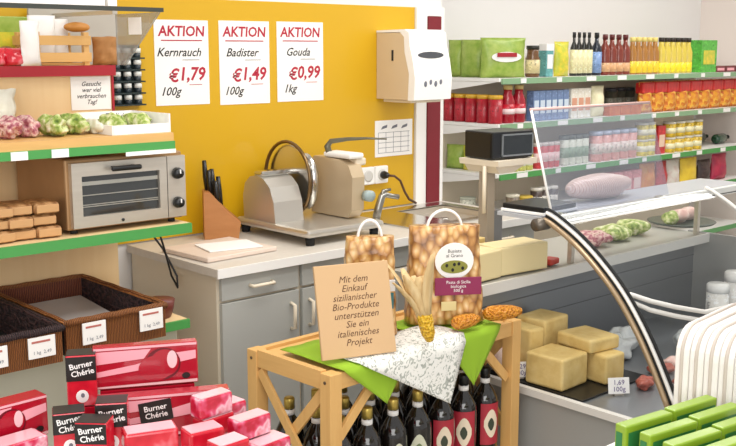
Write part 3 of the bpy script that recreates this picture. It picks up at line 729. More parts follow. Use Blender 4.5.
# bread packets beside the oven
ZO = 1.0856
pk = None; n = 0
for k in range(3):
    for i in range(3 - (k == 2) * 0):
        px = [-2, 22, 47][i] + [0, -3, -2][k]
        if k == 2 and i == 0: px = -1
        x = at_y(px, 240, 2.93).x; loc = (x, 2.955 + .012 * ((i + k) % 2), ZO + k * .037)
        lab = ['bottom', 'middle', 'top'][k] + ' brown bread packet in the ' + ['left', 'middle', 'right'][i] + ' pile beside the oven'
        if pk is None:
            pk = thing('bread_packet', lab, 'bread packet', loc, R(4), 'brown bread packets beside the oven')
            MB(BREAD).box((0, 0, .0183), (.08, .12, .0355), .012, None, 3).build('wrapped_loaf', pk)
            MB(mat('kraft_end', 'c89a68', .5)).box((.0, -.06, .018), (.07, .006, .024), .002).build('folded_end', pk)
        else: dup(pk, loc, R(random.uniform(-5, 5)), lab)
# oven
o = thing('toaster_oven', 'steel toaster oven with dark window on the green edged shelf', 'oven', (1.39, 2.885, ZO))
OW, OD, OH = .415, .38, .235
MB(pattern('oven_brown_steel', ['8f6d4c', 'a8845c', '96744f'], 'noise', (6, 6, 6), .35, metal=.5)).bb(0, OW, .02, OD, .012, OH, .006).build('body', o)
dr = MB(STEELL)
x0, x1, zz0, zz1 = .012, .345, .02, .222
wx0, wx1, wz0, wz1 = .045, .318, .055, .18
dr.use(STEEL).bb(x0, x1, 0, .02, zz0, wz0); dr.bb(x0, x1, 0, .02, wz1, zz1); dr.bb(x0, wx0, 0, .02, wz0, wz1); dr.bb(wx1, x1, 0, .02, wz0, wz1)
dr = dr.build('door', o)
wn = MB(OVENGL); wn.bb(wx0, wx1, .012, .018, wz0, wz1)
wn = wn.build('window', dr)
b = MB(mat('rack_wire', 'b9b8b0', .3, .8))
for zz in (.082, .088, .118): b.bb(wx0 + .002, wx1 - .002, .0085, .0118, zz, zz + .003)
b.bb(wx0 + .002, wx1 - .002, .009, .0118, wz1 - .03, wz1 - .018)
b.build('oven_rack', dr)
b = MB(BLACK); b.box((.185, -.028, .2), (.105, .014, .016), .006); b.bb(.145, .155, -.025, 0, .194, .206); b.bb(.215, .225, -.025, 0, .194, .206)
b.build('handle', dr)
MB(BLACK).lathe([(.005, 0), (.005, .003), (0, .003)], 10, T(.18, 0, .032) @ RX(R(90))).build('badge', dr)
MB(STEEL).bb(.348, OW, 0, .02, .02, .222).build('control_panel', o)
for zz in (.165, .068):
    kb = MB(BLACK).lathe([(.019, 0), (.019, .008), (.015, .022), (0, .024)], 16, T(.382, 0, zz) @ RX(R(90))).build('knob', o)
    MB(PAPER).bb(.38, .384, -.0255, -.023, zz, zz + .013).build('pointer', kb)
for (x, y) in ((.03, .04), (.38, .04), (.03, .34), (.38, .34)): MB(RUBBER).lathe([(.012, 0), (.012, .013)], 10, T(x, y, 0)).build('foot', o)
# baskets
def basket(label, x, y, z, wd, dp, ht, rz, inner, liner):
    t = thing('wicker_basket', label, 'basket', (x, y, z), rz, 'wicker baskets on the lower shelf')
    b = MB(WICKER); th = .014
    b.use(WICKER).bb(0, wd, 0, th, 0, ht)
    b.build('front_wall', t)
    b = MB(inner); b.bb(0, wd, dp - th, dp, 0, ht); b.build('back_wall', t)
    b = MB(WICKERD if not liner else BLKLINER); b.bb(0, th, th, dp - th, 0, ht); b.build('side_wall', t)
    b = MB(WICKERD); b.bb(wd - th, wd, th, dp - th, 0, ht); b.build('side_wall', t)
    MB(inner).bb(th, wd - th, th, dp - th, 0, .008).build('base', t)
    pts = []
    for (xa, ya, xb, yb) in ((0, 0, wd, 0), (wd, 0, wd, dp), (wd, dp, 0, dp), (0, dp, 0, 0)):
        for q in range(8): pts.append((xa + (xb - xa) * q / 8, ya + (yb - ya) * q / 8, ht + .002 * (q % 2)))
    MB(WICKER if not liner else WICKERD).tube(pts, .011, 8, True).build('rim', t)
    return t
def basket_tag(parent, x0, x1, z0, z1):
    c = MB(PAPER).bb(x0, x1, -.016, -.012, z0, z1).build('price_card', parent)
    b = MB(mat('red_ink_soft', 'b86a60', .8)); b.bb(x0 + .01, x1 - .015, -.0168, -.0158, z1 - .016, z1 - .010)
    b.use(mat('grey_ink', '70727c', .8)); b.text('1 kg  2,49', .014, T((x0 + x1) / 2, -.0168, z0 + .016) @ FRONT); b.build('price_print', c)
bk = basket('brown wicker basket with a white sheet inside, right of two', 1.28, 2.72, .7605, .333, .55, .1, 0, WICKERI, False)
basket_tag(bk, .045, .12, .03, .095); basket_tag(bk, .235, .315, .035, .1)
MB(mat('grey_sheet', 'b8b2b0', .7)).box((.17, .34, .03), (.26, .34, .002), 0, Matrix.Rotation(R(5), 3, 'X')).build('liner_sheet', bk)
bk = basket('wicker basket with black lining, left of two on the lower shelf', .92, 2.69, .7605, .333, .55, .1, 0, BLKLINER, True)
basket_tag(bk, .225, .305, .03, .09); basket_tag(bk, .085, .165, .025, .085)
# clear lid / small crate by the basket
t = tag(MB(glass('cloudy_lid', (.9, .88, .8), .08, .35, (.85, .8, .68))).lathe([(.075, 0), (.08, .005), (.078, .03), (.05, .05), (0, .055)], 20).build('clear_dome', None, (1.70, 3.12, .7605)), 'clear dome lid behind the right end of the wicker basket', 'lid')
o = MB(mat('red_brown_bowl', '6a2e26', .4)).lathe([(.04, 0), (.05, .03), (.055, .06)], 16).build('small_pot', None, (1.72, 2.94, .7605)); tag(o, 'small reddish pot on the shelf right of the wicker basket', 'pot')
# cables
o = MB(BLACK).tube([(1.8045, 3.2, 1.066), (1.85, 3.16, 1.04), (1.872, 3.15, .95), (1.9, 3.15, .84), (1.93, 3.16, .79), (1.935, 3.17, .83), (1.9, 3.2, .93), (1.85, 3.25, 1.03), (1.8045, 3.26, 1.07)], .004, 6).build('power_cable'); tag(o, 'black cable looping down beside the oven shelf against the counter side', 'cable')

# ================================================================== DELI CASE
DX0, DX1 = 2.71, 4.2
prof = [(2.09, 1.10), (2.05, 1.085), (1.96, 1.035), (1.87, .967), (1.785, .885), (1.712, .79), (1.65, .69), (1.584, .565)]
dc = thing('deli_display_case', 'long grey deli counter case with curved front glass at the right', 'display case')
MB(CASEG).bb(DX0, DX1, 1.585, 2.42, .12, .47).build('base_cabinet', dc)
MB(mat('plinth_dark', '5c5853', .6)).bb(DX0 + .02, DX1 - .02, 1.66, 2.4, 0, .12).build('plinth', dc)
b = MB(CASEW); b.bb(DX0 - .012, DX0 + .012, 1.57, 2.42, .46, .485); b.bb(DX0, DX1, 1.57, 1.595, .46, .56); b.build('white_rim', dc)
MB(CASEB).bb(DX0 + .012, DX1, 1.595, 2.42, .47, .477).build('display_bed', dc)
b = MB(CASEB); b.bb(DX0, DX1, 2.385, 2.42, .477, .8)
b.use(mat('seam_dark', '5e6064', .5)); b.bb(DX0, DX1, 2.383, 2.385, .64, .643); b.bb(DX0, DX1, 2.383, 2.385, .72, .724); b.build('rear_wall', dc)
b = MB(mat('case_ledge', 'aaa79d', .4)); b.bb(DX0 - .1, DX1, 2.32, 2.74, .795, .825); b.use(CASEW).bb(DX0 - .1, DX1, 2.31, 2.321, .79, .83); b.build('service_ledge', dc)
MB(CASEG).bb(DX0 - .08, DX1, 2.46, 2.72, 0, .795).build('service_base', dc)
MB(CASEG).bb(DX1, DX1 + .02, 1.6, 2.42, .12, .83).build('end_panel', dc)
b = MB(mat('case_top_board', 'b7bac0', .3)); b.bb(DX0 + .08, DX1, 2.1, 2.37, 1.062, 1.076); b.build('top_board', dc)
b = MB(WHITE); b.box(((DX0 + DX1) / 2 + .02, 2.087, 1.077), (DX1 - DX0 - .04, .02, .034), .004); b.use(INK); b.bb(DX0 + .04, DX1, 2.0755, 2.077, 1.066, 1.070); b.build('top_rail', dc)
for x in (DX0 + .5, DX1 - .05): MB(STEEL).bb(x, x + .02, 2.345, 2.365, .825, 1.062).build('board_post', dc)
def densify(p, n=4):
    out = []
    for i in range(len(p) - 1):
        p0, p1, p2, p3 = p[max(0, i - 1)], p[i], p[i + 1], p[min(len(p) - 1, i + 2)]
        for q in range(n):
            t = q / n
            out.append(tuple(.5 * ((2 * p1[k]) + (-p0[k] + p2[k]) * t + (2 * p0[k] - 5 * p1[k] + 4 * p2[k] - p3[k]) * t * t + (-p0[k] + 3 * p1[k] - 3 * p2[k] + p3[k]) * t ** 3) for k in range(2)))
    return out + [p[-1]]
dp = densify(prof)
b = MB(GLASS); b.sheet([[(x, y, z) for (y, z) in dp] for x in (DX0 + .02, DX1)])
b.build('front_glass', dc)
def rib(x, off, r, m, name, flat=1.0):
    pts = []
    for i, (y, z) in enumerate(dp):
        a, c = dp[max(0, i - 1)], dp[min(len(dp) - 1, i + 1)]
        d = Vector((c[0] - a[0], c[1] - a[1])).normalized(); nrm = Vector((d.y, -d.x))   # outward (towards -y)
        if nrm.x > 0: nrm = -nrm
        pts.append((x, y + nrm.x * off, z + nrm.y * off))
    MB(m).tube(pts, r, 8).build(name, dc)
rib(DX0, .012, .007, WHITE, 'glass_edge_trim')
rib(DX0 + .004, .0, .007, RUBBER, 'glass_gasket')
rib(DX0 - .002, -.014, .010, mat('bronze_trim', 'b39b7c', .3, .5), 'glass_frame')
rib(DX0, .026, .0055, RUBBER, 'outer_gasket')
rib(3.74, .004, .008, CASEW, 'glass_joint')
for dy in (0, 9):
    pts = [Vector((2.715, 1.80 - dy * .004, .888 - dy * .006)), at_y(632, 295 + dy * .8, 1.765), at_y(650, 301 + dy, 1.72), at_y(675, 307 + dy, 1.68), at_y(705, 312 + dy, 1.655)]
    pts.append(pts[-1] + Vector((.5, -.02, -.02)))
    MB(CASEW).tube(pts, .008, 8).build('grab_rail', dc)
MB(mat('bronze_hinge', '6a6258', .35, .6)).lathe([(.022, -.03), (.022, .03)], 14, T(DX0 - .01, 2.1, 1.072) @ RY(R(90))).build('hinge', dc)
# tilted guard glass on the case
gl = thing('glass_guard', 'tilted bluish glass guard standing on the deli case top', 'glass guard', (0, 0, 0))
A = Vector((2.77, 2.115, 1.0945)); Bv = Vector((2.77, 2.215, 1.445)); LX = .735
b = MB(GLASSB); n = (Bv - A).cross(Vector((1, 0, 0))).normalized() * .003
b.prism([(0, 0), (LX, 0), (LX, (Bv - A).length), (0, (Bv - A).length)], .006, Matrix.Translation(A) @ RX(math.atan2((Bv - A).z, (Bv - A).y))).build('glass_sheet', gl)
MB(WHITE).tube([A + Vector((0, -.004, 0)), Bv + Vector((0, -.004, 0))], .005, 6).build('edge_trim', gl)
MB(mat('pink_edge', 'e0b8b0', .3)).tube([Bv + Vector((0, 0, .003)), Bv + Vector((LX, 0, .003))], .006, 6).build('top_edge', gl)
b = MB(STEELL)
for x in (2.83, 3.45): b.box((x, 2.115, 1.0855), (.03, .03, .018), .003)
b.build('glass_clamps', gl)
# bread bag and plate on the case top
p = at_y(598, 190, 2.3)
o = MB(pattern('pink_striped_wrap', ['d9b4a4', 'ecd9d0', 'c99a88'], 'wave', (26, 6, 10), .3, .3, 2, distort=2)).ell((0, 0, .05), (.19, .065, .05), None, .12, 12, 28, 14).build('bagged_loaf', None, (p.x + .01, 2.30, 1.0768), R(-2)); tag(o, 'pinkish striped bagged loaf behind the tilted glass on the case top', 'bread bag')
t = thing('weighing_scale', 'flat scale with black plate and white rim left on the case top', 'scale', (2.905, 2.27, 1.0768), R(2))
MB(WHITE).box((0, 0, .006), (.21, .19, .011), .003).build('housing', t)
MB(BLACK).box((0, 0, .0205), (.2, .18, .018), .003).build('plate', t)
# scale column with display head
t = thing('scale_column', 'grey beige post with white bracket tray behind the case', 'post', (2.995, 2.6, .8262))
MB(mat('post_beige', 'a39684', .45)).bb(-.022, .022, -.022, .022, 0, .385).build('post', t)
MB(mat('post_shade_grey', '77787a', .5)).bb(.022, .075, -.018, .018, 0, .2).build('shaded_side', t)  # grey block for the post's darker right face, shade put into its colour
tr = MB(CREAM); tr.prism([(-.05, .0), (.18, 0), (.18, .022), (-.055, .022)], .2, T(0, .1, .385) @ FRONT); tr.build('tray', t)
MB(CREAM).prism([(-.045, -.0), (.14, 0), (.06, -.03), (-.02, -.03)], .16, T(0, .08, .385) @ FRONT).build('tray_bracket', t)
MB(CREAM).tube([(-.05, -.03, .384), (-.05, -.03, .2)], .008, 8).build('rod', t)
MB(mat('post_beige', 'a39684', .45)).box((0, 0, .004), (.14, .12, .008), .002).build('base_plate', t)
t = thing('radio', 'black boxy appliance with glassy front on the white post tray', 'appliance', (2.995 + .065, 2.6, .826 + .408), R(-6))
t.scale = (.86, 1, 1)
MB(BLACK).box((0, 0, .055), (.25, .16, .105), .005).build('housing', t)
MB(mat('dark_glass', '161c1b', .08, coat=.6)).bb(-.065, .115, -.0835, -.08, .018, .092).build('front_window', t)
b = MB(mat('silver_frame', '9c9f9e', .3, .7))
b.bb(-.072, .122, -.085, -.08, .092, .098); b.bb(-.072, .122, -.085, -.08, .012, .018); b.bb(-.072, -.065, -.085, -.08, .012, .098); b.bb(.115, .122, -.085, -.08, .012, .098)
b.build('window_frame', t)
MB(BLACK).bb(-.127, -.124, -.07, .07, .01, .1).build('side_plate', t)
for x in (-.1, .1):
    MB(RUBBER).bb(x - .012, x + .012, -.06, .06, -.0005, .004).build('foot', t)
# cheese blocks on ledge
def block(name, label, x0, x1, y0, y1, z0, z1, m, rz=0, cat='cheese', grp=None, bev=.006):
    o = MB(m).box((0, 0, (z1 - z0) / 2), (x1 - x0, y1 - y0, z1 - z0), bev, None, 3).build(name, None, ((x0 + x1) / 2, (y0 + y1) / 2, z0), rz)
    return tag(o, label, cat, grp)
block('cheese_block', 'cream cheese block in paper on the ledge, right behind the pasta bag', 2.62, 2.80, 2.35, 2.49, .8305, .935, CHEESEP, R(3))
block('cheese_block', 'cream paper-wrapped cheese block on ledge nearest the curved glass frame', 2.815, 3.06, 2.35, 2.48, .8305, .935, CHEESEP, R(-6))
block('cheese_block', 'long pale yellow cheese block lying behind the wrapped blocks on the ledge', 2.64, 2.9, 2.515, 2.565, .8305, .945, CHEESE, R(2))
o = MB(mat('red_tag', 'b23c30', .5)).box((0, 0, .012), (.07, .05, .024), .006).build('sausage_end', None, (3.12, 2.38, .8308), R(10)); tag(o, 'small red sausage end beside the wrapped cheese on the ledge', 'sausage')
# salads on the ledge
sal = [(592, 236, .07, PINKV, 'ham_portion', 'pink ham portion left of the green salad on the ledge'), (617, 232, .08, LETT, 'salad_portion', 'green salad portion on the ledge under the white rail'), (640, 230, .07, LETT, 'salad_portion', 'yellowish salad portion left of the dark platter on ledge')]
for i, (px, py, a, m, nm, lab) in enumerate(sal):
    p = at_y(px, py, 2.5)
    o = MB(m).ell((0, 0, .034), (a, .07, .034), None, .4, 25, 24, 16, 11 + i).build(nm, None, (p.x, 2.5 + .02 * i, .826)); tag(o, lab, 'food')
p = at_y(683, 226, 2.52)
o = MB(mat('dark_green_platter', '3c4a40', .35)).lathe([(.09, 0), (.15, .012), (.16, .02), (.155, .022), (.08, .008), (0, .008)], 28).build('platter', None, (p.x, 2.53, .826)); tag(o, 'dark oval platter on the ledge under the white rail', 'platter')
meatm = pattern('sliced_meat', ['a86a60', 'd6aaa0', 'e6cfc4', 'b98278'], 'noise', (24, 24, 24), .45, .5)
for i in range(3):
    o = MB([LETT, meatm, meatm][i]).ell((0, 0, .033), (.04, .04, .033), None, .35, 30, 28, 18, 20 + i).build(['parsley_bunch', 'meat_portion', 'meat_portion'][i], None, (p.x - .092 + i * .092, 2.53 + .01 * i, .8365)); tag(o, ['green parsley bunch at left on the dark platter', 'pink meat portion in the middle of the dark platter', 'pink meat portion at right on the dark platter'][i], 'food')
# cheeses in the bed
ZB = .4775
cz = [('large rindless pale cheese block at the left front of the case', 2.745, 2.90, 2.03, 2.19, ZB, ZB + .115, 2),
      ('upright pale cheese block behind the large front one in the case', 2.80, 2.875, 2.205, 2.335, ZB, ZB + .175, -4),
      ('wide pale cheese block at the back of the case cheese pile', 2.885, 3.04, 2.22, 2.35, ZB, ZB + .19, 3),
      ('pale cheese block with the white price tag in front of it', 2.925, 3.03, 1.965, 2.09, ZB, ZB + .105, -4),
      ('flat cheese slab lying across two blocks in the case', 2.91, 3.06, 2.01, 2.18, ZB + .1055, ZB + .155, -8)]
o = MB(BLACK).box((0, 0, .004), (.40, .43, .007), .002).build('cheese_tray', None, (2.935, 2.148, ZB)); tag(o, 'flat black tray under the cheese pile in the case', 'tray')
ZB += .0085
for i, (lab, x0, x1, y0, y1, z0, zt, rz) in enumerate([(c[0],) + c[1:5] + (c[5] + .0085, c[6] + .0085, c[7]) for c in cz]): block('cheese_block', lab, x0, x1, y0, y1, z0, zt, CHEESE, R(rz), 'cheese', 'cheese blocks in the case', .01)
block('cheese_block', 'rear cheese block under the flat slab in the case', 2.93, 3.04, 2.10, 2.2, ZB, ZB + .105, CHEESE, R(2), 'cheese', 'cheese blocks in the case', .01)
ZB -= .0085
def ptag(label, loc, rz, txt):
    t = thing('price_tag', label, 'price tag', loc, rz, 'price tags in the case')
    MB(PAPER).box((0, 0, .035), (.075, .003, .055), .0, Matrix.Rotation(R(-12), 3, 'X')).build('card', t)
    MB(mat('violet_ink', '6a5a8a', .8)).text(txt, .024, T(0, -.0035 + .0, .035) @ RX(R(-12)) @ FRONT).build('lettering', t)
    MB(STEEL).box((0, .004, .006), (.03, .02, .012), .002).build('holder', t)
p = at_y(619, 379, 1.895)
ptag('white price tag in front of the right cheese block', (p.x, 1.895, ZB), R(-35), '1,69\n100g')
p = at_y(540, 352, 2.22)
ptag('white price tag behind the left front cheese block', (2.757, 2.22, ZB + .009), R(-35), '1,29\n100g')
o = MB(meatm).ell((0, 0, .05), (.04, .06, .05), None, .2, 20, seed=3).build('sausage', None, (2.766, 2.30, ZB + .0085)); tag(o, 'pink sausage piece in the back left corner of the case', 'sausage')
HAM = pattern('red_ham', ['6a2c26', 'a85a4c', 'd09a88'], 'noise', (20, 20, 20), .4, .4)
for i, (x, y, a, m, lab) in enumerate(((3.03, 1.88, .04, HAM, 'reddish ham piece beside the price tag in the case'), (3.16, 1.80, .045, HAM, 'reddish ham piece seen through the curved glass frame'), (3.21, 1.93, .045, HAM, 'reddish ham piece at the middle of the case bed'), (3.33, 1.93, .045, meatm, 'pale sausage portion in the case right of the ham'))):
    o = MB(m).ell((0, 0, .018), (a * 1.25, a * .7, .019), RZ(R(20 - 25 * i)), .45, 45, 30, 20, i + 30).build('ham_piece', None, (x, y, ZB)); tag(o, lab, 'ham')
FILM = pattern('crumpled_film', ['9aa0a4', 'd0d4d4', 'eef0ef'], 'noise', (18, 18, 18), .2, .8)
for i, (x, y, lab) in enumerate(((3.38, 2.2, 'crumpled clear film lump at the back of the case'), (3.25, 2.15, 'crumpled clear film lump nearer the cheese pile'), (3.55, 2.0, 'crumpled clear film lump left of the white jars'))):
    o = MB(FILM).ell((0, 0, .045), (.075, .06, .045), None, .55, 26, 22, 16, i + 40).build('film_wrap', None, (x, y, ZB)); tag(o, lab, 'film wrap')
for i, (px, hh) in enumerate(((718, .135), (735, .16))):
    p = at_y(px, 290, 2.1); r = .042
    can('yogurt_jar', ['white lidded jar in the case, left of two', 'taller white jar in the case at the right picture edge'][i], 'jar', (p.x, 2.1 - i * .0, ZB), .2 + i * .03, .047, 'e6e2dc', 'f0eeea', None, 'white jars in the case', .18)

# ================================================================== TABLE WITH SIGN, PASTA AND BOTTLES
TB, TR = Vector((1.757, 2.088, 0)), R(2)
TL, TW, TH = .875, .38, .75
tb = thing('wooden_rack_table', 'pine table with crossed end braces carrying pasta bags', 'table', TB, TR)
b = 0
for (x, y) in ((0, 0), (TL - .045, 0), (0, TW - .045), (TL - .045, TW - .045)):
    lg = MB(PINEV).bb(x, x + .045, y, y + .045, 0, TH, .002).build('leg', tb)
    MB(mat('screw_dark', '5a4632', .5)).lathe([(.005, 0), (.005, .002), (0, .002)], 8, T(x, y + .0225, TH - .025) @ RY(R(-90))).build('screw', lg)
MB(PINE).bb(.045, TL - .045, .005, .027, TH - .05, TH - .002, .001).build('top_rail', tb)
MB(PINE).bb(.045, TL - .045, TW - .027, TW - .005, TH - .05, TH - .002, .001).build('top_rail', tb)
PINEY = pattern('pine_wood_cross', ['c89450', 'dcae6b', 'd2a05c'], 'noise', (40, 4, 40), .5)
MB(PINEY).bb(.004, .026, .045, TW - .045, TH - .05, TH + .004, .001).build('top_rail', tb)
MB(PINEY).bb(TL - .026, TL - .004, .045, TW - .045, TH - .05, TH + .004, .001).build('top_rail', tb)
MB(PINE).bb(.028, TL - .028, .028, TW - .028, TH - .03, TH - .012).build('tabletop', tb)
for xx in (.006, TL - .03):
    for sgn in (1, -1):
        y0, y1 = (.05, TW - .05); zt, zb = TH - .06, .37
        a = Vector((xx + (.012 if sgn > 0 else .0), y0 if sgn > 0 else y1, zt)); c = Vector((xx + (.012 if sgn > 0 else .0), y1 if sgn > 0 else y0, zb))
        d = (c - a); L = d.length
        MB(PINEV).box((a + c) / 2 + Vector((.006, 0, 0)), (.011, .032, L), .001, Vector((0, 0, 1)).rotation_difference(d).to_matrix()).build('cross_brace', tb)
# front diagonals by the legs
for (xa, xb) in ((.05, .2), (TL - .05, TL - .2)):
    a = Vector((xa, .02, TH - .2)); c = Vector((xb, .02, TH - .052)); d = c - a
    MB(PINEV).box((a + c) / 2, (.03, .012, d.length), .001, Vector((0, 0, 1)).rotation_difference(d).to_matrix()).build('corner_brace', tb)
ZS = .295
b = MB(PINE)
for q in range(4): b.bb(.046, TL - .046, .02 + q * .08, .09 + q * .08, ZS - .018, ZS)
b.build('lower_shelf', tb)
for yy in (.0, TW - .03): MB(PINE).bb(.045, TL - .045, yy + .004, yy + .019, ZS - .06, ZS - .018).build('lower_rail', tb)
def tt(x, y, z=0): return (Matrix.Translation(TB) @ RZ(TR)) @ Vector((x, y, z))
# cloths
def drape(name, label, m, uvtop, hang, zoff):
    b = MB(m); z = TH + .006 + zoff; off = -.005 - zoff * 1.6
    n = 10
    (ua, ub), v1 = uvtop
    tip, zt = hang
    g = []
    for j in range(7):
        v = v1 - (v1 + .002) * j / 6
        w = (v1 - v) / v1
        g.append([tt(ua + (ub - ua) * i / n, v, z + .0015 * math.sin(i * 1.7 + j)) for i in range(n + 1)])
    m2 = 10
    for j in range(1, m2 + 1):
        f = j / m2
        a, c = ua + (tip - ua) * f, ub + (tip - ub) * f
        g.append([tt(a + (c - a) * i / n, off - .0018 * math.sin(i * 1.3) * f - .001 * f, (z - .004) + (zt - z) * f) for i in range(n + 1)])
    b.sheet(g)
    o = b.build(name); tag(o, label, 'cloth')
    md = o.modifiers.new('thickness', 'SOLIDIFY'); md.thickness = .002; md.offset = 1
    return o
drape('table_cloth', 'lime green cloth with a corner hanging at the left of the table front', LIME, ((.05, .32), .28), (.22, .622), 0)
drape('table_cloth', 'lime green cloth with a corner hanging at the right of the table front', LIME, ((.47, .76), .26), (.62, .584), 0)
drape('lace_cloth', 'white scroll-patterned cloth hanging in a point over the table front', LACE, ((.11, .57), .15), (.49, .558), .008)
ZT = TH + .0185
# kraft sign
t = thing('kraft_sign', 'handwritten kraft card sign leaning on a pasta bag on the table', 'sign', (1.791, 2.164, ZT), R(-18.4))
Q = RX(R(-14))
MB(KRAFT).box(Q @ Vector((.117, 0, .137)), (.235, .012, .272), .002, Q.to_3x3()).build('board', t)
MB(BROWNINK).text('Mit dem\nEinkauf\nsizilianischer\nBio-Produkte\nunterstützen\nSie ein\nitalienisches\nProjekt', .0275, Q @ T(.117, -.0065, .135) @ FRONT, shear=.3).build('handwriting', t)
# pasta bags
def pasta_bag(label, loc, rz, wd, dp, ht, full):
    t = thing('pasta_bag', label, 'pasta bag', loc, rz, 'pasta bags on the table')
    bag = MB(PASTA); n = 10
    rows = []
    for k in range(13):
        f = k / 12
        ww = wd / 2 * (1 - .12 * f); dd = dp / 2 * (1 - .55 * f ** 1.5)
        ring = []
        for i in range(24):
            a = 2 * math.pi * i / 24; ca, sa = math.cos(a), math.sin(a)
            p = Vector((ww * math.copysign(abs(ca) ** .45, ca), dd * math.copysign(abs(sa) ** .6, sa), f * ht))
            p *= 1 + .0; p += Vector((ca, sa, 0)) * .008 * noise.noise(p * 28)
            ring.append(p)
        rows.append(ring)
    for r in rows: r.append(r[0])
    bag.sheet(rows)
    bmesh.ops.remove_doubles(bag.bm, verts=bag.bm.verts, dist=1e-5)
    bmesh.ops.holes_fill(bag.bm, edges=[e for e in bag.bm.edges if e.is_boundary], sides=0)
    for fc in bag.bm.faces: fc.smooth = True
    bag.build('bag', t)
    hp = [(wd * .22 * math.cos(a), 0, ht - .012 + .062 * math.sin(a)) for a in [math.pi * q / 14 for q in range(15)]]
    MB(PAPER).tube([(wd * .24, -.0, ht - .04)] + hp + [(-wd * .24, 0, ht - .04)], .0095, 8, flat=.5).build('carry_handle', t)
    if full:
        yf = lambda f: -dp / 2 * (1 - .55 * f ** 1.5) - .009
        ov = MB(PAPER); ov.prism([(math.cos(q * math.pi / 14) * .064, math.sin(q * math.pi / 14) * .060) for q in range(28)], .004, T(.02, yf(.62), ht * .66) @ RX(R(94)))
        ov = ov.build('oval_label', t)
        b = MB(mat('olive_print', '8b8a3c', .6))
        b.prism([(math.cos(q * math.pi / 10) * .045, -.02 + math.sin(q * math.pi / 10) * .022) for q in range(20)], .001, T(.02, yf(.62) - .004, ht * .66) @ RX(R(94)))
        b.use(INK)
        for (x, z) in ((-.025, -.015), (-.005, -.03), (.015, -.01), (.028, -.025), (0, -.012)): b.prism([(x + math.cos(q * math.pi / 4) * .005, z + math.sin(q * math.pi / 4) * .006) for q in range(8)], .001, T(.02, yf(.62) - .005, ht * .66) @ RX(R(94)))
        b.text('Busiate\nal Grano', .016, T(.02, yf(.62) - .0065, ht * .66 + .025) @ RX(R(94))); b.build('label_print', ov)
        bn = MB(mat('purple_band', '8a2450', .5)).box((.032, yf(.4) - .002, ht * .40), (.155, .005, .058), .001).build('purple_label', t)
        b = MB(PAPER); b.text('Pasta di Sicilia\nbiologica\n500 g', .0145, T(.032, yf(.4) - .0052, ht * .40) @ FRONT); b.build('label_lettering', bn)
        MB(mat('pale_yellow_label', 'd9c890', .6)).box((.0, yf(.2) - .003, ht * .2), (.05, .004, .03), .001).build('small_label', t)
    return t
pasta_bag('tall clear pasta bag with oval olive label and white handle', (2.385, 2.25, ZT), R(-33), .262, .13, .318, True)
pb = pasta_bag('pasta bag half hidden behind the kraft sign', (2.10, 2.30, ZT), R(-38), .17, .10, .31, False)
MB(mat('teal_print', '3c7a80', .5)).bb(.01, .07, -.058, -.053, .09, .14).build('teal_label', pb)
MB(PAPER).bb(.02, .075, -.056, -.050, .145, .18).build('white_label', pb)
# corn cobs
CORNY = pattern('yellow_kernels', ['b97f10', 'e3b222', 'f0cb48'], 'cells', (120, 120, 120), .4, .9)
CORNO = pattern('orange_kernels', ['a85c10', 'd98a22', 'e8a63a'], 'cells', (120, 120, 120), .4, .9)
HUSK = pattern('dry_husk', ['b28a58', 'd9bc88', 'ecd9b0'], 'noise', (60, 60, 6), .7)
def corn(label, loc, rot, m, L, r, husks, grp):
    t = thing('corn_cob', label, 'corn cob', loc, 0, grp)
    M = rot.to_4x4()
    pr = [(0, 0), (r * .6, .004), (r * .95, L * .15), (r, L * .4), (r * .85, L * .75), (r * .45, L * .96), (0, L)]
    MB(m).lathe(pr, 18, M).build('cob', t)
    for i in range(husks):
        a = 2 * math.pi * i / husks + .3; b = MB(HUSK); l = random.uniform(.11, .19); sp = random.uniform(.2, .6)
        g = []
        for k in range(7):
            f = k / 6; wd = .021 * math.sin(math.pi * (.12 + .8 * f)) + .002
            c = Vector((math.cos(a), math.sin(a), 0)) * (r * .8 + sp * l * f ** 1.6 * .9); c.z = -l * f + .02
            s_ = Vector((-math.sin(a), math.cos(a), 0)) * wd
            g.append([M @ (c - s_), M @ (c + Vector((math.cos(a), math.sin(a), 0)) * .004), M @ (c + s_)])
        b.sheet(g); o = b.build('husk', t)
        md = o.modifiers.new('thickness', 'SOLIDIFY'); md.thickness = .0015
    return t
p = tt(.255, .035, ZT + .018)
dv = Vector((-.05, -.02, -1)).normalized()
c1 = corn('yellow corn cob with pale husks fanned up, between sign and pasta bag', (2.125, 2.09, ZT + .112), Vector((0, 0, 1)).rotation_difference(Vector((.08, -.25, -1)).normalized()).to_matrix(), CORNY, .105, .024, 10, None)
corn('orange corn cob lying in front of the pasta bag', (2.30, 2.128, ZT + .025), Vector((0, 0, 1)).rotation_difference(Vector((.97, -.1, .0)).normalized()).to_matrix(), CORNO, .115, .024, 0, 'orange corn cobs')
corn('orange corn cob lying at the right table end', (2.455, 2.135, ZT + .028), Vector((0, 0, 1)).rotation_difference(Vector((.9, -.42, .0)).normalized()).to_matrix(), CORNO, .14, .026, 0, 'orange corn cobs')
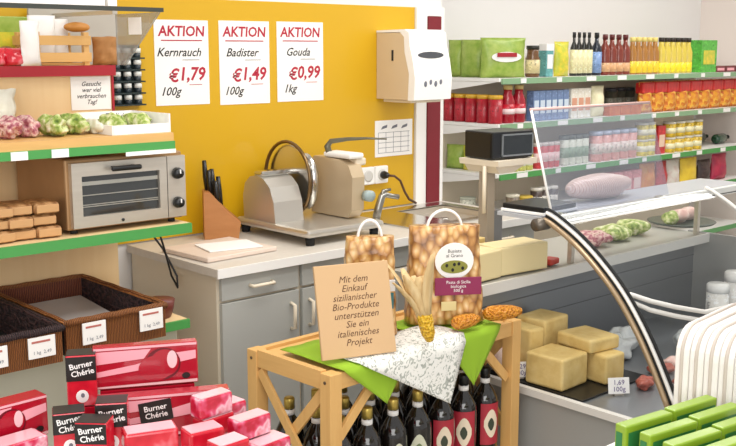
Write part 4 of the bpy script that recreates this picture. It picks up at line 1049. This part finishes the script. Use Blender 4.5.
# bottles on the lower shelf
def juice(label, loc, red):
    t = thing('juice_bottle', label, 'bottle', loc, TR, 'dark bottles on the table shelf')
    MB(BOTTLE).lathe([(.041, 0), (.045, .008), (.045, .175), (.042, .195), (.03, .22), (.017, .24), (.0145, .248), (.0145, .285)], 20).build('bottle_body', t)
    MB(BLACK if red else GOLDF).lathe([(.017, .262), (.017, .292), (.014, .297), (0, .297)], 14).build('cap', t)
    MB(PAPER).lathe([(.0165, .243), (.0172, .243), (.0172, .259), (.0165, .259)], 14).build('neck_label', t)
    lb = MB(mat('red_bottle_label', 'b02a3a', .5))
    def arc(r, a0, a1, zz0, zz1, m):
        lb.use(m); rows = []
        for q in range(9):
            a = a0 + (a1 - a0) * q / 8; k = math.sin(math.pi * (q + .6) / 9.2) if m is not MATS['red_bottle_label'] else 1
            zc, zh = (zz0 + zz1) / 2, (zz1 - zz0) / 2 * k
            rows.append([(r * math.cos(a), r * math.sin(a), zc - zh), (r * math.cos(a), r * math.sin(a), zc + zh)])
        lb.sheet(rows)
    if red:
        arc(.0456, R(-170), R(-70), .035, .18, MATS['red_bottle_label'])
        arc(.0460, R(-155), R(-88), .06, .16, mat('cream_oval', 'ead9c0', .5))
        arc(.0464, R(-138), R(-108), .085, .13, mat('grape_print', '3a4232', .5))
    else:
        arc(.0456, R(-155), R(-85), .06, .165, mat('pale_oval_label', 'cfd0b8', .5))
        arc(.0460, R(-140), R(-100), .08, .135, mat('olive_oval', '6a7a52', .5))
    lb.build('red_label' if red else 'oval_label', t)
    return t
pr = {}; cols = 7
for r_ in range(3):
    for c_ in range(cols):
        loc = tt(.095 + c_ * .112 + (.012 if r_ % 2 else 0), .065 + r_ * .115, ZS + .0008)
        lab = ['front', 'middle', 'back'][r_] + ' row, ' + ('leftmost' if c_ == 0 else 'rightmost' if c_ == cols - 1 else ORD[c_] + ' from left') + ' of the dark bottles under the table'
        red = (r_ == 0 and c_ >= 4)
        if red not in pr: pr[red] = juice(lab, loc, red)
        else: dup(pr[red], loc, TR + R(random.uniform(-14, 14)), lab)
# ================================================================== PRALINE STACK, FRONT LEFT
def tabletop(name, label, x, y, rz, wd, dp, z):
    t = thing(name, label, 'table', (x, y, 0), rz)
    MB(WHITE).bb(-wd / 2, wd / 2, -dp / 2, dp / 2, z - .03, z).build('tabletop', t)
    for sx in (-1, 1):
        for sy in (-1, 1): MB(STEEL).bb(sx * (wd / 2 - .03) - .015, sx * (wd / 2 - .03) + .015, sy * (dp / 2 - .03) - .015, sy * (dp / 2 - .03) + .015, 0, z - .03).build('leg', t)
def cherry(b, x, z, r, M):
    disc = lambda cx, cz, rx, rz_, m, d: b.use(m).prism([(cx + rx * math.cos(q * math.pi / 12), cz + rz_ * math.sin(q * math.pi / 12)) for q in range(24)], .0006, M @ T(0, 0, d))
    disc(x, z, r * 1.05, r, DKRED, 0); disc(x - r * .45, z - r * .25, r * 1.0, r * .8, CRIMSON, .0004); disc(x + r * .1, z + r * .05, r * .85, r * .85, CRIMSON, .0006)
    disc(x + r * .55, z + r * .25, r * .3, r * .55, mat('pale_highlight_print', 'f3c8cc', .3), .0010)
def black_label(parent, x, z, wd, ht, M, tilt=0):
    b = MB(LABELK); K = M @ T(x, z, 0) @ RZ(R(tilt))
    b.prism([(-wd / 2, -ht / 2), (wd / 2, -ht / 2), (wd / 2, ht / 2), (-wd / 2, ht / 2)], .0008, K)
    b.use(PAPER).text('Burner\nChérie', ht * .37, K @ T(0, 0, .0012), bold=.015); b.build('brand_label', parent)
# z base of tiers
def red_box(label, loc, rz, wd, dp, ht, grp, labels=(), ch=None, m=None, header=0):
    t = thing('praline_box', label, 'praline box', loc, rz, grp)
    bd = MB(m or CRIMSON); bd.bb(-wd / 2, wd / 2, -dp / 2, dp / 2, 0, ht, .003); bd = bd.build('carton', t)
    F = T(0, -dp / 2 - .0004, 0) @ FRONT
    b = MB(PINK)
    b.prism([(-wd * .48, ht * .42), (-wd * .1, ht * .55), (wd * .2, ht * .75), (wd * .48, ht * .8), (wd * .48, ht * .6), (wd * .1, ht * .45), (-wd * .48, ht * .3)], .0004, F)
    b.use(mat('pink_edge_print', 'eab0b8', .3)).prism([(-wd * .49, ht * .93), (wd * .49, ht * .93), (wd * .49, ht * .985), (-wd * .49, ht * .985)], .0004, F)
    if ch:
        b.use(PINK).prism([(-wd * .48, ht * .9), (wd * .05, ht * .9), (-.02 * wd, ht * .68), (-wd * .48, ht * .6)], .0004, F)
        b.use(LABELK).prism([(wd * .38 + .009 * math.cos(q * math.pi / 6), ht * .2 + .007 * math.sin(q * math.pi / 6)) for q in range(12)], .0004, F @ T(0, 0, .0012))
        b.use(mat('pale_band_print', 'f0c4c6', .3)).prism([(-wd * .49, ht * .03), (wd * .49, ht * .03), (wd * .49, ht * .1), (-wd * .49, ht * .07)], .0004, F)
    if ch: cherry(b, ch[0] * wd, ch[1] * ht, ch[2], F @ T(0, 0, .0006))
    b.build('printed_design', t)
    for (x, z, lw, lh, tl) in labels: black_label(t, x * wd, z * ht, lw, lh, F @ T(0, 0, .0016), tl)
    return t
def small_pack(label, loc, rz, wd, dp, ht, grp, m=PACKP, lab=False):
    t = thing('praline_pack', label, 'praline pack', loc, rz, grp)
    MB(m).box((0, 0, ht / 2), (wd, dp, ht), .006, None, 3).build('carton', t)
    MB(mat('pale_pink_top', 'e8b4bd', .2, coat=.5)).box((0, 0, ht), (wd * .9, dp * .86, .0016), .0).build('top_print', t)
    if lab: black_label(t, 0, ht * .5, wd * .7, ht * .7, T(0, -dp / 2 - .0006, 0) @ FRONT)
    return t
def put(px, py, z, rz, dp):
    """base point of a box whose front foot is seen at this pixel and height"""
    return Vector(at_z(px, py, z)) + RZ(rz) @ Vector((0, dp / 2 + .001, 0))
ZD = .70
t = thing('display_table', 'white stepped display table under the red praline boxes', 'table', (0, 0, 0))
def step(name, px, py, z, rz, wd, dp):
    p = put(px, py, z, rz, dp)
    MB(CRIMSON).box((p.x, p.y, (z - .001 + ZD) / 2), (wd, dp, z - .001 - ZD), .0, Matrix.Rotation(rz, 3, 'Z')).build(name, t)
    return p
MB(WHITE).bb(.45, 1.27, 1.5, 2.05, ZD - .03, ZD).build('tabletop', t)
for (x, y) in ((.48, 1.53), (1.24, 1.53), (.48, 2.02), (1.24, 2.02)): MB(STEEL).bb(x - .015, x + .015, y - .015, y + .015, 0, ZD - .03).build('leg', t)
RZA, RZB = R(-27), R(4)
# big carton with header picture, and the tier carton it stands on
p = put(147, 387, .93, RZA, .03)
red_box('wide crimson praline carton with big cherry picture at the top back of pile', p + Vector((0, 0, .001)), RZA, .222, .03, .093, 'crimson praline boxes', (), (.16, .52, .036))
step('step', 148, 388, .93, RZA, .2, .028)
p = put(166, 437, .84, RZA, .036)
red_box('crimson praline carton with one black label in front of the cherry picture carton', p + Vector((0, 0, .001)), RZA, .275, .036, .094, 'crimson praline boxes', ((-.07, .62, .068, .046, 7),), (.42, .5, .034))
step('step', 166, 437, .84, RZA, .24, .03)
def tall_pack(label, px, py, z, rz, ht=.112):
    p = put(px, py, z, rz, .05)
    t2 = thing('praline_pack', label, 'praline pack', p + Vector((0, 0, .001)), rz, 'black labelled praline packs')
    MB(PACKR).box((0, 0, ht / 2), (.062, .05, ht), .003).build('carton', t2)
    F = T(0, -.0254, 0) @ FRONT
    b = MB(LABELK); b.bb(-.0305, .0305, -.0258, -.0252, ht * .5, ht * .97); b.bb(-.0315, -.0308, -.024, .024, ht * .5, ht * .97); b.bb(-.03, .03, -.024, .024, ht - .0002, ht + .0006)
    b = b.build('black_wrap', t2)
    m = MB(PAPER); m.text('Burner\nChérie', .0172, T(.001, -.0262, ht * .735) @ FRONT @ RZ(R(10)), bold=.02); m.build('lettering', b)
    b = MB(PAPER); b.prism([(.013 * math.cos(q * math.pi / 9), ht * .2 + .014 * math.sin(q * math.pi / 9)) for q in range(18)], .0006, F)
    b.use(mat('grey_ink', '70727c', .8)).prism([(.004 * math.cos(q * math.pi / 6) + .001, ht * .22 + .005 * math.sin(q * math.pi / 6)) for q in range(12)], .0006, F @ T(0, 0, .0005)); b.build('round_print', t2)
tall_pack('black labelled pack standing beside the cherry picture carton, highest one', 83, 407, .905, R(-30))
step('step', 83, 408, .905, R(-30), .05, .04)
tall_pack('black labelled pack below the single-label carton, right one of the lower three', 113, 452, .862, R(-33), .1)
tall_pack('black labelled pack, middle one of the lower three', 92, 466, .862, R(-45), .085)
tall_pack('black labelled pack, left one of the lower three beside the red left carton', 71, 455, .862, R(-25), .085)
step('step', 92, 456, .862, R(-30), .11, .05)
# left carton group
p = put(10, 446, .85, R(3), .05)
red_box('crimson carton with cherry picture at the left picture edge', p + Vector((0, 0, .001)), R(3), .175, .05, .088, 'crimson praline boxes', (), (.02, .5, .032))
step('step', 10, 446, .85, R(3), .16, .048)
def pack_at(label, px, py, ztop, rz, wd, dp, ht, m, grp, lab=False):
    p = put(px, py, ztop, rz, dp)
    small_pack(label, Vector((p.x, p.y, ztop - ht)), rz, wd, dp, ht - .0015, grp, m, lab)
    return p
G2 = 'pink and red praline packs'
for i, (px, py, zt) in enumerate(((16, 441, .872), (40, 428, .895), (60, 420, .915))):
    pass
pack_at('long pink pack lying in front of the left edge cherry carton', 14, 444, .885, R(4), .15, .06, .045, PACKP, G2)
pack_at('red pack lying lowest at the left bottom picture corner', 36, 462, .85, R(0), .17, .05, .05, PACKR, G2)
# right pile
def pile(px, py, n, labs, mats, rz, wd=.105, dp=.066):
    zt = ZD + .04 + n * .045
    p = put(px, py, zt, rz, dp)
    for i, lab in enumerate(labs):
        pack = Vector((p.x + .004 * (i % 2), p.y, zt - .045 * (i + 1)))
        small_pack(lab, pack, rz + R(3 * (i % 2)), wd, dp, .0435, G2, mats[i % len(mats)])
    zb = zt - .045 * len(labs) - .001
    MB(CRIMSON).box((p.x, p.y, (zb + ZD) / 2), (wd * .2, dp * .2, zb - ZD), 0, Matrix.Rotation(rz, 3, 'Z')).build('step', t)
pile(217, 395, 5, ['topmost pink pack directly right of the wide cherry cartons', 'pack under the topmost pink pack right of the wide cartons'], [PACKP, PACKR], R(2), .082, .038)
pile(232, 404, 4, ['pink-topped pack on the second step of the right pile', 'red pack under the pink-topped one on the second step'], [PACKP, PACKR], R(5), .085, .045)
pile(256, 417, 4, ['white-topped pack on the third step of the right pile', 'pack under the white-topped one on the third step'], [PACKP, PACKR], R(4), .085, .042)
pile(276, 441, 3, ['lowest pink pack at the right foot of the pile by the pine table', 'pack beneath the lowest pink pack at right foot of the pile'], [PACKP], R(5), .088, .055)
pile(208, 430, 4, ['dark red pack in front of the pink steps, beside the labelled carton', 'pack beneath the dark red one in front of the pink steps'], [PACKR, PACKP], R(-8), .075, .05)
pile(236, 442, 4, ['crimson pack at the bottom edge below the white-topped pack', 'lower crimson pack at the bottom edge'], [PACKR], R(2), .07, .05)
pile(152, 431, 4, ['glossy red pack with pale top at the bottom edge below the black label'], [PACKR], R(-20), .105, .05)

# ================================================================== DISPLAY STAND, FRONT RIGHT
t = thing('display_stand', 'white stand in the front right corner under the green and white packs', 'stand', (0, 0, 0))
MB(WHITE).bb(1.5, 2.45, .62, 1.16, .80, .83).build('tabletop', t)
for (x, y) in ((1.53, .65), (2.42, .65), (1.53, 1.13), (2.42, 1.13)): MB(STEEL).bb(x - .015, x + .015, y - .015, y + .015, 0, .80).build('leg', t)
WPLAST = mat('white_glossy_wrap', 'eee9e4', .3, coat=.3)
LIMEP = mat('lime_green_pack', '8cab2c', .35, coat=.3)
DKGREENP = mat('dark_green_print', '2f7a44', .35)
def slab(name, wd, th, ht, rad):
    pts = []
    for (cx, cz, a0) in ((wd - rad, ht - rad, 0), (rad, ht - rad, 90), (.012, .012, 180), (wd - .012, .012, 270)):
        rr = rad if cz > .05 else .012
        for q in range(7): pts.append((cx + rr * math.cos(R(a0 + q * 15)), cz + rr * math.sin(R(a0 + q * 15))))
    return pts
p = Vector((1.898, 1.092, 0)); rz = R(6); first = None; n = 8
for i in range(n):
    loc = p + RZ(rz) @ Vector((0, -.032 * i, 0)); loc.z = .8305
    lab = ('rearmost' if i == 0 else 'frontmost' if i == n - 1 else ORD[i] + ' from the rear') + ' of the upright white round-cornered packs behind the green packs'
    if first is None:
        first = thing('wrapped_pack', lab, 'pack', loc, rz, 'white round-cornered packs')
        b = MB(WPLAST).prism(slab('w', .34, .02, .237, .06), .0312, T(0, .0156, 0) @ FRONT).build('wrapped_body', first)
        md = b.modifiers.new('soft', 'BEVEL'); md.width = .005; md.segments = 3
        MB(mat('warm_grey_seam', 'c9bdb2', .5)).tube([(x, 0, z) for x, z in slab('w', .34, .02, .237, .06)[6:16]], .004, 6).build('seam', first)
    else: dup(first, loc, rz, lab)
fg = None
for (x0, y0, n, rzz, where) in ((1.587, 1.045, 4, R(-8), 'left'), (1.732, 1.03, 5, R(-8), 'right')):
    for i in range(n):
        loc = Vector((x0 + .0, y0, 0)) + RZ(rzz) @ Vector((.003 * (i % 2), -.056 * i, 0)); loc.z = .8305 + 0
        lab = ('rearmost' if i == 0 else ORD[i] + ' from the rear') + ' lime green pack in the ' + where + ' file of the front stand'
        if fg is None:
            fg = thing('green_pack', lab, 'pack', loc, rzz, 'lime green packs')
            MB(LIMEP).bb(0, .135, -.027, 0, 0, .12, .003).build('carton', fg)
            MB(DKGREENP).bb(.008, .128, -.0276, -.0265, .006, .106).build('dark_print', fg)
            MB(DKGREENP).bb(-.0006, .0004, -.019, -.004, .008, .105).build('side_print', fg)
        else: dup(fg, loc, rzz + R(random.uniform(-1, 1)), lab)
